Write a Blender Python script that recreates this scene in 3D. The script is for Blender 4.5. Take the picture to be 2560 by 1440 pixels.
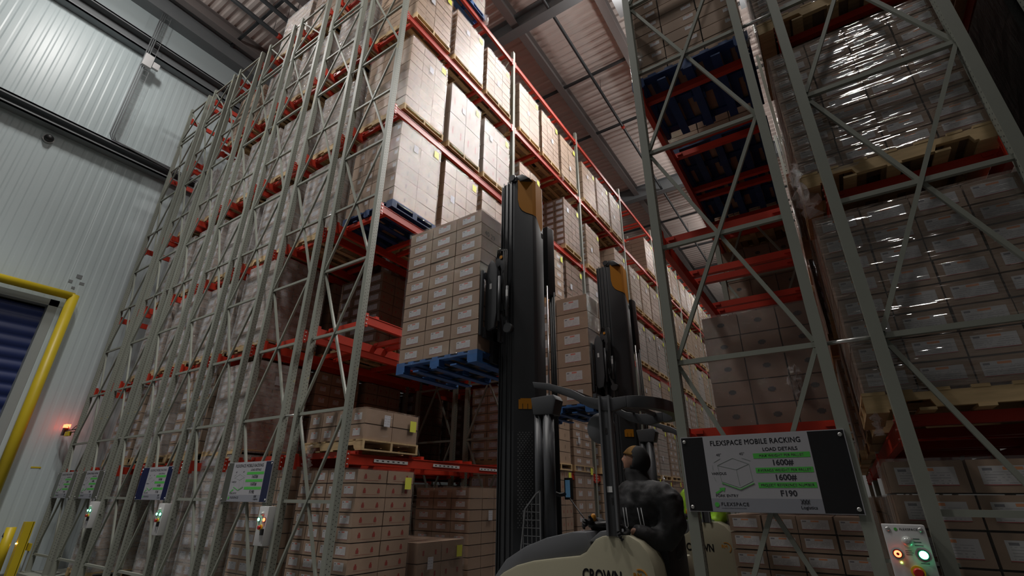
import bpy, bmesh, math, random
from mathutils import Vector, Matrix, noise
R = math.radians
rnd = random.Random(7)
sc = bpy.context.scene
col = sc.collection
for o in list(bpy.data.objects):
    bpy.data.objects.remove(o)

# ---------------------------------------------------------------- camera
H_CAM = 1.2517          # heights are measured from the rack's datum; the floor lies at ZF
ZF = -0.35
yaw, pitch, roll = R(-33.5976), R(23.6661), R(0.41525)
fwd = Vector((math.sin(yaw) * math.cos(pitch), math.cos(yaw) * math.cos(pitch), math.sin(pitch)))
rt = Vector((math.cos(yaw), -math.sin(yaw), 0))
up = rt.cross(fwd)
rt2 = math.cos(roll) * rt + math.sin(roll) * up
up2 = -math.sin(roll) * rt + math.cos(roll) * up
cam = bpy.data.cameras.new('camera')
cam.sensor_width = 36.0
cam.lens = 1190.57 / 2560 * 36.0
cam.clip_end = 200
camo = bpy.data.objects.new('camera', cam)
camo.matrix_world = Matrix(((rt2.x, up2.x, -fwd.x, 0), (rt2.y, up2.y, -fwd.y, 0), (rt2.z, up2.z, -fwd.z, H_CAM), (0, 0, 0, 1)))
col.objects.link(camo)
sc.camera = camo

# ---------------------------------------------------------------- world, exposure, ceiling lamps
w = bpy.data.worlds.new('world')
w.use_nodes = True
w.node_tree.nodes['Background'].inputs[0].default_value = (0.55, 0.62, 0.7, 1)
w.node_tree.nodes['Background'].inputs[1].default_value = 0.0
sc.world = w
sc.view_settings.view_transform = 'Standard'
sc.view_settings.look = 'None'
sc.view_settings.exposure = 0.0
sc.view_settings.gamma = 1.0
sc.view_settings.use_curve_mapping = False
cy = sc.cycles
cy.max_bounces = 7
cy.diffuse_bounces = 3
cy.glossy_bounces = 3
cy.transmission_bounces = 4
cy.transparent_max_bounces = 14
cy.caustics_reflective = False
cy.caustics_refractive = False
cy.sample_clamp_indirect = 6.0
# lamp list: x, y, z, length along x, length along y, watts, beam spread, share of added point fill, aim point tilting the beam onto the racks
LAMPS = [
    (-2.6, 9.3, 14.9, 0.5, 2.0, 130, 2.4, 0.9, (-5.2, 8.0, 9.5)), (-1.2, 12.8, 15.2, 0.5, 2.0, 62, 1.6, 1.8, (-5.2, 8.5, 8.5)),
    (0.6, 11.4, 15.3, 0.5, 2.0, 88, 1.4, 1.5, (-5.2, 6.2, 8.0)), (2.6, 11.8, 15.3, 0.5, 2.0, 75, 1.2, 0.5, (-5.2, 5.2, 7.2)),
    (-2.4, 19.0, 15.3, 0.5, 2.0, 260, 2.6, 0.6, None), (-2.4, 26.5, 15.3, 0.5, 2.0, 220, 2.6, 0.6, None), (-2.4, 34.5, 15.3, 0.5, 2.0, 200, 2.6, 0.6, None),
    (-12.0, 0.9, 15.2, 1.3, 0.4, 200, 3.1, 0.8, None), (-9.2, -0.5, 15.2, 1.3, 0.4, 330, 1.5, 0.04, None), (-4.6, 1.7, 14.9, 1.3, 0.4, 175, 2.2, 0.2, (-5.6, 3.6, 7.0)),
    (2.7, 0.9, 15.2, 0.9, 0.4, 190, 3.1, 0.32, None),
]
LAMP_COLOR = (1.0, 0.96, 0.92)
lamp_objs = []
for (x, y, z, lx, ly, wt, sp, gw, aim) in LAMPS:
    l = bpy.data.lights.new('lamp_light', 'AREA')
    l.shape = 'RECTANGLE'; l.size = lx; l.size_y = ly; l.energy = wt; l.spread = sp
    l.color = LAMP_COLOR
    o = bpy.data.objects.new('lamp_light', l); col.objects.link(o)
    if aim: o.rotation_euler = (Vector(aim) - Vector((x, y, z))).to_track_quat('-Z', 'Y').to_euler()
    l2 = bpy.data.lights.new('added_point_fill', 'POINT')  # point fill added below each fixture to brighten roof deck and walls
    l2.energy = wt * gw; l2.shadow_soft_size = 0.2; l2.color = LAMP_COLOR
    o2 = bpy.data.objects.new('added_point_fill', l2); col.objects.link(o2)
    lamp_objs.append((o, o2, (x, y, z, lx, ly)))

# ================================================================ materials
MATS = {}
def mat(name, color, rough=0.6, metal=0.0, noise_amt=0.0, nscale=8.0, bump=0.0, bscale=60.0, emit=None, estr=0.0, coat=0.0, spec=0.5, stretch=None, sheen=0.0):
    if name in MATS: return MATS[name]
    m = bpy.data.materials.new(name); m.use_nodes = True
    nt = m.node_tree; n = nt.nodes; L = nt.links
    b = n['Principled BSDF']
    b.inputs['Base Color'].default_value = (*color, 1)
    b.inputs['Roughness'].default_value = rough
    b.inputs['Metallic'].default_value = metal
    b.inputs['Specular IOR Level'].default_value = spec
    if coat: b.inputs['Coat Weight'].default_value = coat; b.inputs['Coat Roughness'].default_value = 0.12
    if sheen: b.inputs['Sheen Weight'].default_value = sheen
    if emit:
        b.inputs['Emission Color'].default_value = (*emit, 1); b.inputs['Emission Strength'].default_value = estr
    if noise_amt or bump:
        tc = n.new('ShaderNodeTexCoord'); mp = n.new('ShaderNodeMapping')
        L.new(tc.outputs['Object'], mp.inputs['Vector'])
        if stretch: mp.inputs['Scale'].default_value = stretch
        if noise_amt:
            t = n.new('ShaderNodeTexNoise'); t.inputs['Scale'].default_value = nscale; t.inputs['Detail'].default_value = 5
            L.new(mp.outputs[0], t.inputs['Vector'])
            oi = n.new('ShaderNodeObjectInfo')
            ad = n.new('ShaderNodeMath'); ad.operation = 'MULTIPLY_ADD'
            ad.inputs[1].default_value = 0.5; ad.inputs[2].default_value = -0.25
            L.new(oi.outputs['Random'], ad.inputs[0])
            s = n.new('ShaderNodeMath'); s.operation = 'ADD'
            L.new(t.outputs['Fac'], s.inputs[0]); L.new(ad.outputs[0], s.inputs[1])
            r = n.new('ShaderNodeMapRange'); r.inputs[1].default_value = 0.2; r.inputs[2].default_value = 0.8
            r.inputs[3].default_value = 1 - noise_amt; r.inputs[4].default_value = 1 + noise_amt
            L.new(s.outputs[0], r.inputs[0])
            mx = n.new('ShaderNodeVectorMath'); mx.operation = 'SCALE'; mx.inputs[0].default_value = color
            L.new(r.outputs[0], mx.inputs['Scale']); L.new(mx.outputs[0], b.inputs['Base Color'])
        if bump:
            t2 = n.new('ShaderNodeTexNoise'); t2.inputs['Scale'].default_value = bscale; t2.inputs['Detail'].default_value = 3
            L.new(mp.outputs[0], t2.inputs['Vector'])
            bp = n.new('ShaderNodeBump'); bp.inputs['Strength'].default_value = bump; bp.inputs['Distance'].default_value = 0.01
            L.new(t2.outputs['Fac'], bp.inputs['Height']); L.new(bp.outputs[0], b.inputs['Normal'])
    MATS[name] = m
    return m

def film_mat(name, haze, gloss, seed, color=(0.85, 0.86, 0.88), sx=0.8, sz=6.5, iso=0.5, bump=0.75, rough=0.09, dist=0.022, det=7):
    """stretch film: mostly clear, a wrinkled gloss and a little milky haze"""
    if name in MATS: return MATS[name]
    m = bpy.data.materials.new(name); m.use_nodes = True
    nt = m.node_tree; n = nt.nodes; L = nt.links
    n.remove(n['Principled BSDF'])
    out = n['Material Output']
    tc = n.new('ShaderNodeTexCoord'); oi = n.new('ShaderNodeObjectInfo')
    mp = n.new('ShaderNodeMapping'); mp.inputs['Scale'].default_value = (sx, sx, sz)
    mp.inputs['Rotation'].default_value = (0.10, -0.12, 0)
    sh = n.new('ShaderNodeVectorMath'); sh.operation = 'ADD'
    ms = n.new('ShaderNodeMath'); ms.operation = 'MULTIPLY'; ms.inputs[1].default_value = 40
    L.new(oi.outputs['Random'], ms.inputs[0])
    L.new(tc.outputs['Object'], sh.inputs[0]); L.new(ms.outputs[0], sh.inputs[1])
    L.new(sh.outputs[0], mp.inputs['Vector'])
    t = n.new('ShaderNodeTexNoise'); t.inputs['Scale'].default_value = 5.5; t.inputs['Detail'].default_value = det; t.inputs['Roughness'].default_value = 0.68
    L.new(mp.outputs[0], t.inputs['Vector'])
    t2 = n.new('ShaderNodeTexNoise'); t2.inputs['Scale'].default_value = 5; t2.inputs['Detail'].default_value = 3
    L.new(sh.outputs[0], t2.inputs['Vector'])
    ad = n.new('ShaderNodeMath'); ad.operation = 'MULTIPLY_ADD'; ad.inputs[1].default_value = iso
    L.new(t2.outputs['Fac'], ad.inputs[0]); L.new(t.outputs['Fac'], ad.inputs[2])
    bp = n.new('ShaderNodeBump'); bp.inputs['Strength'].default_value = bump; bp.inputs['Distance'].default_value = dist
    L.new(ad.outputs[0], bp.inputs['Height'])
    tr = n.new('ShaderNodeBsdfTransparent')
    gl = n.new('ShaderNodeBsdfGlossy'); gl.inputs['Roughness'].default_value = rough; gl.inputs['Color'].default_value = (1, 1, 1, 1)
    L.new(bp.outputs[0], gl.inputs['Normal'])
    df = n.new('ShaderNodeBsdfDiffuse'); df.inputs['Color'].default_value = (*color, 1)
    mr = n.new('ShaderNodeMapRange'); mr.inputs[1].default_value = 0.4; mr.inputs[2].default_value = 0.7
    mr.inputs[3].default_value = haze * 0.6; mr.inputs[4].default_value = haze * 1.35
    L.new(t.outputs['Fac'], mr.inputs[0])
    m1 = n.new('ShaderNodeMixShader'); L.new(mr.outputs[0], m1.inputs[0]); L.new(tr.outputs[0], m1.inputs[1]); L.new(df.outputs[0], m1.inputs[2])
    lw = n.new('ShaderNodeLayerWeight'); lw.inputs['Blend'].default_value = 0.5
    p5 = n.new('ShaderNodeMath'); p5.operation = 'POWER'; p5.inputs[1].default_value = 5.0
    L.new(lw.outputs['Facing'], p5.inputs[0])
    fm = n.new('ShaderNodeMath'); fm.operation = 'MULTIPLY_ADD'; fm.inputs[1].default_value = 0.28; fm.inputs[2].default_value = 0.04 * gloss; fm.use_clamp = True
    L.new(p5.outputs[0], fm.inputs[0])
    m2 = n.new('ShaderNodeMixShader'); L.new(fm.outputs[0], m2.inputs[0]); L.new(m1.outputs[0], m2.inputs[1]); L.new(gl.outputs[0], m2.inputs[2])
    L.new(m2.outputs[0], out.inputs['Surface'])
    MATS[name] = m
    return m

def uv_node(n):
    u = n.new('ShaderNodeUVMap'); u.uv_map = 'uv'
    return u

def perf_mat():
    """painted rack post with two staggered columns of punched holes (uv in metres)"""
    m = mat('post_paint', (0.26, 0.275, 0.235), 0.5, 0.0, 0.06, 2.0)
    nt = m.node_tree; n = nt.nodes; L = nt.links
    b = n['Principled BSDF']
    src = b.inputs['Base Color'].links[0].from_socket
    u = uv_node(n); sp = n.new('ShaderNodeSeparateXYZ'); L.new(u.outputs[0], sp.inputs[0])
    def math_(op, a, bb=None, c=None):
        k = n.new('ShaderNodeMath'); k.operation = op
        for i, v in enumerate((a, bb, c)):
            if v is None: continue
            if isinstance(v, (int, float)): k.inputs[i].default_value = v
            else: L.new(v, k.inputs[i])
        return k.outputs[0]
    P = 0.0508
    ax = math_('ABSOLUTE', sp.outputs['X'])
    side = math_('GREATER_THAN', sp.outputs['X'], 0.0)
    vv = math_('MULTIPLY_ADD', side, P / 2, sp.outputs['Y'])
    fz = math_('SUBTRACT', math_('MODULO', vv, P), P / 2)
    dx = math_('SUBTRACT', ax, 0.021)
    d2 = math_('ADD', math_('MULTIPLY', dx, dx), math_('MULTIPLY', fz, fz))
    hole = math_('LESS_THAN', d2, 0.0062 ** 2)
    mx = n.new('ShaderNodeMix'); mx.data_type = 'RGBA'
    L.new(hole, mx.inputs[0]); L.new(src, mx.inputs[6]); mx.inputs[7].default_value = (0.02, 0.02, 0.02, 1)
    # rubbed yellow scuffs
    tn = n.new('ShaderNodeTexNoise'); tn.inputs['Scale'].default_value = 3.0; tn.inputs['Detail'].default_value = 6
    tc = n.new('ShaderNodeTexCoord'); L.new(tc.outputs['Object'], tn.inputs['Vector'])
    sc_ = math_('GREATER_THAN', tn.outputs['Fac'], 0.66)
    sc2 = math_('MULTIPLY', sc_, 0.45)
    m3 = n.new('ShaderNodeMix'); m3.data_type = 'RGBA'
    L.new(sc2, m3.inputs[0]); L.new(mx.outputs[2], m3.inputs[6]); m3.inputs[7].default_value = (0.42, 0.36, 0.14, 1)
    L.new(m3.outputs[2], b.inputs['Base Color'])
    return m

def label_mat(name, accent, text=(0.25, 0.25, 0.28), paper=(0.60, 0.59, 0.60), topbar=True):
    """printed paper label, uv 0..1: small grey print rows and a coloured heading"""
    if name in MATS: return MATS[name]
    m = mat(name, paper, 0.55)
    nt = m.node_tree; n = nt.nodes; L = nt.links
    b = n['Principled BSDF']
    u = uv_node(n); sp = n.new('ShaderNodeSeparateXYZ'); L.new(u.outputs[0], sp.inputs[0])
    def math_(op, a, bb=None):
        k = n.new('ShaderNodeMath'); k.operation = op
        for i, v in enumerate((a, bb)):
            if v is None: continue
            if isinstance(v, (int, float)): k.inputs[i].default_value = v
            else: L.new(v, k.inputs[i])
        return k.outputs[0]
    def band(s, a, c): return math_('MULTIPLY', math_('GREATER_THAN', s, a), math_('LESS_THAN', s, c))
    X, Y = sp.outputs['X'], sp.outputs['Y']
    rows = math_('GREATER_THAN', math_('MODULO', math_('MULTIPLY', Y, 7.0), 1.0), 0.62)
    mp = n.new('ShaderNodeMapping'); mp.inputs['Scale'].default_value = (26, 7, 1); L.new(u.outputs[0], mp.inputs['Vector'])
    tn = n.new('ShaderNodeTexWhiteNoise'); tn.noise_dimensions = '2D'
    fl = n.new('ShaderNodeVectorMath'); fl.operation = 'FLOOR'; L.new(mp.outputs[0], fl.inputs[0]); L.new(fl.outputs[0], tn.inputs['Vector'])
    wd = math_('GREATER_THAN', tn.outputs['Value'], 0.35)
    area = math_('MULTIPLY', band(X, 0.06, 0.9), band(Y, 0.08, 0.7))
    tx = math_('MULTIPLY', math_('MULTIPLY', rows, wd), math_('MULTIPLY', area, 0.5))
    mx = n.new('ShaderNodeMix'); mx.data_type = 'RGBA'
    L.new(tx, mx.inputs[0]); mx.inputs[6].default_value = (*paper, 1); mx.inputs[7].default_value = (*text, 1)
    hd = math_('MULTIPLY', band(X, 0.36, 0.66), band(Y, 0.78, 0.94))
    m2 = n.new('ShaderNodeMix'); m2.data_type = 'RGBA'
    L.new(math_('MULTIPLY', hd, 0.85), m2.inputs[0]); L.new(mx.outputs[2], m2.inputs[6]); m2.inputs[7].default_value = (*accent, 1)
    h2 = math_('MULTIPLY', band(X, 0.05, 0.2), band(Y, 0.76, 0.9))
    m3 = n.new('ShaderNodeMix'); m3.data_type = 'RGBA'
    L.new(math_('MULTIPLY', h2, 0.8), m3.inputs[0]); L.new(m2.outputs[2], m3.inputs[6]); m3.inputs[7].default_value = (0.12, 0.12, 0.15, 1)
    ft = math_('LESS_THAN', Y, 0.045)
    m4 = n.new('ShaderNodeMix'); m4.data_type = 'RGBA'
    L.new(math_('MULTIPLY', ft, 0.9), m4.inputs[0]); L.new(m3.outputs[2], m4.inputs[6]); m4.inputs[7].default_value = (0.4, 0.02, 0.02, 1)
    L.new(m4.outputs[2], b.inputs['Base Color'])
    return m

M_POST = perf_mat()
M_BRACE = mat('brace_paint', (0.26, 0.275, 0.235), 0.5, 0, 0.05, 3)
M_BEAM = mat('beam_red', (0.54, 0.040, 0.018), 0.42, 0, 0.12, 4)
M_BOLT = mat('bolt_zinc', (0.7, 0.7, 0.68), 0.35, 0.8)
M_CARD = mat('cardboard', (0.35, 0.238, 0.166), 0.75, 0, 0.10, 6)
M_CARD2 = mat('cardboard_pale', (0.40, 0.275, 0.185), 0.75, 0, 0.10, 6)
M_CARD3 = mat('cardboard_dark', (0.22, 0.14, 0.095), 0.75, 0, 0.10, 6)
M_CARDW = mat('carton_white', (0.42, 0.36, 0.32), 0.7, 0, 0.05, 6)
M_SEAM = mat('carton_seam', (0.16, 0.10, 0.065), 0.8)
M_TAPE = mat('packing_tape', (0.45, 0.31, 0.2), 0.3)
M_REDP = mat('print_red', (0.30, 0.04, 0.03), 0.6)
M_BLACKP = mat('print_black', (0.03, 0.03, 0.03), 0.6)
M_LABO = label_mat('label_orange', (0.75, 0.25, 0.06))
M_LABR = label_mat('label_red', (0.62, 0.10, 0.05))
M_LABG = label_mat('label_grey', (0.35, 0.36, 0.45), paper=(0.58, 0.58, 0.62))
M_YEL = mat('tag_yellow', (0.78, 0.80, 0.10), 0.5)
M_WHITE = mat('paper_white', (0.75, 0.75, 0.75), 0.5)
M_WOOD = mat('pallet_wood', (0.56, 0.40, 0.21), 0.75, 0, 0.22, 5, stretch=(1, 6, 6))
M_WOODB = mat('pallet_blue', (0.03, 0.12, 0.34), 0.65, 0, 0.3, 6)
M_WOODB_SHADE = mat('pallet_blue_shaded', (0.012, 0.045, 0.15), 0.65, 0, 0.3, 6)  # blue pallet colour darkened to carry the shade of its underside
M_FILM = film_mat('stretch_film', 0.012, 1.2, 1, sx=0.7, sz=2.6, det=6, dist=0.020, iso=0.4, rough=0.05, bump=1.0)
M_FILMH = film_mat('stretch_film_heavy', 0.025, 2.0, 2, sx=0.7, sz=2.6, det=6, dist=0.017, iso=0.35, rough=0.05, bump=1.0)
M_FILMW = film_mat('stretch_film_milky', 0.07, 1.7, 3, sx=0.8, sz=2.2, det=6, dist=0.022, iso=0.4, rough=0.06, bump=1.0)
M_FILME = film_mat('stretch_film_cloudy', 0.36, 1.6, 7, sx=0.8, sz=2.6, det=5, dist=0.036, iso=0.4, rough=0.08, bump=1.0)
M_FILMS = film_mat('stretch_film_streaked', 0.04, 5.0, 5, sx=0.16, sz=2.0, iso=0.02, bump=1.0, rough=0.06, dist=0.05, det=3)
M_FILMK = film_mat('stretch_film_black', 6.0, 1.5, 6, color=(0.008, 0.008, 0.008), sx=2.5, sz=0.6, iso=0.3)
M_FILMC = film_mat('stretch_film_crumpled', 0.12, 6.0, 4, sx=9)
M_BLACKFILM = mat('film_black', (0.012, 0.012, 0.013), 0.22, 0, 0, 8, 0.6, 14, stretch=(4, 4, 0.6))

# ================================================================ mesh helpers
WL = {}
def wloc(o):
    return WL.get(o.name, Vector((0, 0, 0))) if o is not None else Vector((0, 0, 0))

def link(name, me, parent=None, loc=None, rot=None):
    o = bpy.data.objects.new(name, me)
    col.objects.link(o)
    if parent is not None: o.parent = parent
    if loc is not None: o.location = loc
    if rot is not None: o.rotation_euler = rot
    return o

def empty(name, loc, parent=None, rotz=0):
    o = bpy.data.objects.new(name, None); col.objects.link(o)
    o.empty_display_size = 0.2
    if parent is not None:
        o.parent = parent; o.location = Vector(loc) - wloc(parent)
    else:
        o.location = loc
    o.rotation_euler = (0, 0, rotz)
    WL[o.name] = Vector(loc)
    return o

def tag(o, label=None, cat=None, group=None, kind=None):
    if label: o['label'] = label
    if cat: o['category'] = cat
    if group: o['group'] = group
    if kind: o['kind'] = kind
    return o

class MB:
    def __init__(s):
        s.v = []; s.f = []; s.mi = []; s.uv = []; s.sm = []
    def quad(s, pts, mi=0, uv=None, sm=False):
        b = len(s.v); s.v += [tuple(p) for p in pts]
        s.f.append(tuple(range(b, b + len(pts)))); s.mi.append(mi); s.sm.append(sm)
        s.uv.append(uv or [(0, 0)] * len(pts))
    def face(s, idx, mi=0, uv=None, sm=False):
        s.f.append(tuple(idx)); s.mi.append(mi); s.sm.append(sm); s.uv.append(uv or [(0, 0)] * len(idx))
    def hexa(s, p, mi=0, uvs=None):
        """8 points: bottom 0-3 ccw from above, top 4-7"""
        b = len(s.v); s.v += [tuple(q) for q in p]
        for k, fc in enumerate(((3, 2, 1, 0), (4, 5, 6, 7), (0, 1, 5, 4), (1, 2, 6, 5), (2, 3, 7, 6), (3, 0, 4, 7))):
            s.face([b + i for i in fc], mi, uvs[k] if uvs else None)
    def box(s, x0, y0, z0, x1, y1, z1, mi=0):
        s.hexa([(x0, y0, z0), (x1, y0, z0), (x1, y1, z0), (x0, y1, z0), (x0, y0, z1), (x1, y0, z1), (x1, y1, z1), (x0, y1, z1)], mi)
    def cbox(s, cx, cy, cz, sx, sy, sz, mi=0):
        s.box(cx - sx / 2, cy - sy / 2, cz - sz / 2, cx + sx / 2, cy + sy / 2, cz + sz / 2, mi)
    def bar(s, p, q, w, h, upv=(0, 0, 1), mi=0):
        p = Vector(p); q = Vector(q); d = (q - p).normalized()
        u = Vector(upv)
        if abs(d.dot(u)) > 0.98: u = Vector((0, 1, 0))
        a = d.cross(u).normalized(); c = a.cross(d).normalized()
        a *= w / 2; c *= h / 2
        s.hexa([p - a - c, p + a - c, q + a - c, q - a - c, p - a + c, p + a + c, q + a + c, q - a + c], mi)
    def tube(s, pts, r, seg=8, mi=0, cap=True):
        pts = [Vector(p) for p in pts]; n = len(pts); b = len(s.v)
        rr = r if isinstance(r, (list, tuple)) else [r] * n
        ref = Vector((0, 0, 1)); prev = None
        for i, p in enumerate(pts):
            d = (pts[min(i + 1, n - 1)] - pts[max(i - 1, 0)]).normalized()
            if prev is None:
                a = d.cross(ref)
                if a.length < 1e-3: a = d.cross(Vector((0, 1, 0)))
                a.normalize()
            else:
                a = (prev - d * prev.dot(d)).normalized()
            prev = a; c = d.cross(a)
            for k in range(seg):
                t = 2 * math.pi * k / seg
                s.v.append(tuple(p + (a * math.cos(t) + c * math.sin(t)) * rr[i]))
        for i in range(n - 1):
            for k in range(seg):
                k2 = (k + 1) % seg
                s.face((b + i * seg + k, b + i * seg + k2, b + (i + 1) * seg + k2, b + (i + 1) * seg + k), mi, None, True)
        if cap:
            s.face([b + k for k in range(seg)][::-1], mi); s.face([b + (n - 1) * seg + k for k in range(seg)], mi)
    def prism(s, poly, axis, a, c, mi=0, sm=False):
        """poly of 2D points extruded along an axis: 'y' -> (x,z), 'x' -> (y,z), 'z' -> (x,y)"""
        def P(q, t):
            return (q[0], t, q[1]) if axis == 'y' else ((t, q[0], q[1]) if axis == 'x' else (q[0], q[1], t))
        n = len(poly); b = len(s.v)
        s.v += [P(q, a) for q in poly] + [P(q, c) for q in poly]
        s.face([b + i for i in range(n)], mi); s.face([b + n + i for i in range(n)][::-1], mi)
        for i in range(n):
            j = (i + 1) % n
            s.face((b + j, b + i, b + n + i, b + n + j), mi, None, sm)
    def lathe(s, prof, c, axis='z', seg=20, mi=0):
        b = len(s.v); c = Vector(c)
        for (r, h) in prof:
            for k in range(seg):
                t = 2 * math.pi * k / seg; x, y = r * math.cos(t), r * math.sin(t)
                d = (x, y, h) if axis == 'z' else ((x, h, y) if axis == 'y' else (h, x, y))
                s.v.append(tuple(c + Vector(d)))
        for i in range(len(prof) - 1):
            for k in range(seg):
                k2 = (k + 1) % seg
                s.face((b + i * seg + k, b + i * seg + k2, b + (i + 1) * seg + k2, b + (i + 1) * seg + k), mi, None, True)
        s.face([b + k for k in range(seg)], mi); s.face([b + (len(prof) - 1) * seg + k for k in range(seg)], mi)
    def mesh(s, name, mats, off=None, bevel=0.0, fixn=False, sharp=35):
        me = bpy.data.meshes.new(name)
        vs = s.v if off is None else [(p[0] - off[0], p[1] - off[1], p[2] - off[2]) for p in s.v]
        me.from_pydata(vs, [], s.f)
        if not isinstance(mats, (list, tuple)): mats = [mats]
        for m_ in mats: me.materials.append(m_)
        me.polygons.foreach_set('material_index', s.mi)
        uvl = me.uv_layers.new(name='uv')
        flat = []
        for u in s.uv:
            for q in u: flat += [q[0], q[1]]
        uvl.data.foreach_set('uv', flat)
        if bevel or fixn:
            bm = bmesh.new(); bm.from_mesh(me)
            bmesh.ops.remove_doubles(bm, verts=bm.verts, dist=1e-5)
            bmesh.ops.recalc_face_normals(bm, faces=bm.faces)
            if bevel:
                es = [e for e in bm.edges if len(e.link_faces) == 2 and e.calc_face_angle(0) > R(25)]
                bmesh.ops.bevel(bm, geom=es, offset=bevel, segments=2, affect='EDGES', profile=0.6, clamp_overlap=True)
                for f in bm.faces: f.smooth = True
            bm.to_mesh(me); bm.free()
            if bevel: me.set_sharp_from_angle(angle=R(sharp))
            else:
                if any(s.sm) and len(me.polygons) == len(s.sm): me.polygons.foreach_set('use_smooth', s.sm)
        else:
            me.polygons.foreach_set('use_smooth', s.sm)
        me.update()
        return me
    def build(s, name, mats, parent=None, bevel=0.0, fixn=True, sharp=35):
        """world-space vertices; the object's origin is its parent's"""
        off = wloc(parent) if parent is not None else None
        if parent is None:   # origin at the base centre
            xs = [p[0] for p in s.v]; ys = [p[1] for p in s.v]; zs = [p[2] for p in s.v]
            off = Vector(((min(xs) + max(xs)) / 2, (min(ys) + max(ys)) / 2, min(zs)))
        o = link(name, s.mesh(name, mats, off, bevel, fixn, sharp), parent)
        if parent is None: o.location = off; WL[o.name] = off
        else: WL[o.name] = off
        return o

TXT = {}
def text_obj(name, body, size, m, pos, parent, bold=0.0, align='LEFT', normal='-y', extr=0.0008, spacing=1.0, xs=1.0):
    k = (body, round(bold / size, 3), align, m.name, spacing)
    if k not in TXT:
        cu = bpy.data.curves.new(name, 'FONT'); cu.body = body; cu.size = 1.0; cu.extrude = 0.01
        cu.align_x = align; cu.space_character = spacing; cu.resolution_u = 3
        t = bpy.data.objects.new(name, cu)      # evaluated outside the scene
        me = t.to_mesh().copy(); t.to_mesh_clear()
        bpy.data.objects.remove(t); bpy.data.curves.remove(cu)
        if bold:      # thicken the strokes with shifted copies
            bm = bmesh.new(); w_ = round(bold / size, 3)
            for dx_, dy_ in ((0, 0), (w_, 0), (-w_, 0), (0, w_), (0, -w_)):
                n0 = len(bm.verts); bm.from_mesh(me); bm.verts.ensure_lookup_table()
                for v in bm.verts[n0:]: v.co.x += dx_; v.co.y += dy_
            bm.to_mesh(me); bm.free()
        me.name = name
        me.materials.clear(); me.materials.append(m); TXT[k] = me
    o = link(name, TXT[k], parent)
    o.location = Vector(pos) - wloc(parent)
    o.scale = (size * xs, size, size * 0.2)
    o.rotation_euler = (R(90), 0, 0) if normal == '-y' else (R(90), 0, R(90))
    return o

# ================================================================ building shell
def struct(o, label=None):
    o['kind'] = 'structure'
    if label: o['label'] = label; o['category'] = label.split()[-1]
    return o
M_FLOOR = mat('concrete_floor', (0.12, 0.118, 0.115), 0.5, 0, 0.15, 1.5)
M_PANEL = mat('insulated_panel', (0.55, 0.64, 0.66), 0.36, 0, 0.03, 0.6)
M_WALLW = mat('wall_white', (0.55, 0.57, 0.57), 0.6)
M_WALLG = mat('wall_grey', (0.22, 0.23, 0.23), 0.6)
M_DECK = mat('roof_deck', (0.74, 0.65, 0.61), 0.6, 0, 0.06, 1.2)
M_STEEL = mat('steel_grey', (0.20, 0.215, 0.225), 0.5, 0, 0.06, 2)
M_STEELB = mat('steel_brown', (0.24, 0.215, 0.21), 0.5, 0, 0.06, 2)
M_PIPE = mat('pipe_black', (0.045, 0.05, 0.055), 0.45)
XW, XE, YB, YF, ZT = -15.8, 14.0, -11.0, 42.0, 16.5
b = MB(); b.box(XW - 0.3, YB - 0.3, ZF - 0.25, XE + 0.3, YF + 0.3, ZF); struct(b.build('floor', M_FLOOR))
# left wall: vertical ribbed panels with the dock door left open
b = MB()
DY0, DY1, DZ = -1.2, 3.02, 5.72
def ribs(y0, y1, z0, z1):
    pitch = 0.22
    n = int((y1 - y0) / pitch + 0.999); pts = []
    for i in range(n):
        a = y0 + i * pitch
        for t, dx in ((0, 0), (0.03, 0.005), (0.14, 0.005), (0.17, 0.0)):
            if a + t < y1: pts.append((a + t, dx))
    pts.append((y1, 0))
    base = len(b.v)
    for (y, dx) in pts: b.v += [(XW + dx, y, z0), (XW + dx, y, z1)]
    for i in range(len(pts) - 1):
        b.face((base + 2 * i, base + 2 * i + 2, base + 2 * i + 3, base + 2 * i + 1))
    b.box(XW - 0.25, y0, z0, XW - 0.03, y1, z1)
ribs(YB, DY0, ZF, 14.15); ribs(DY0, DY1, DZ, 14.15); ribs(DY1, YF, ZF, 14.15)
b.box(XW - 0.25, YB, 14.15, XW, YF, ZT + 0.3)
struct(b.build('wall_left', M_PANEL, fixn=False))
b = MB(); b.box(XW, YF, ZF, XE, YF + 0.25, ZT); struct(b.build('wall_far', M_WALLW))
b = MB(); b.box(XW, YB - 0.25, ZF, XE, YB, ZT); struct(b.build('wall_back', M_WALLG))
b = MB(); b.box(XE, YB, ZF, XE + 0.25, YF, ZT); struct(b.build('wall_right', M_WALLG))
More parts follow.
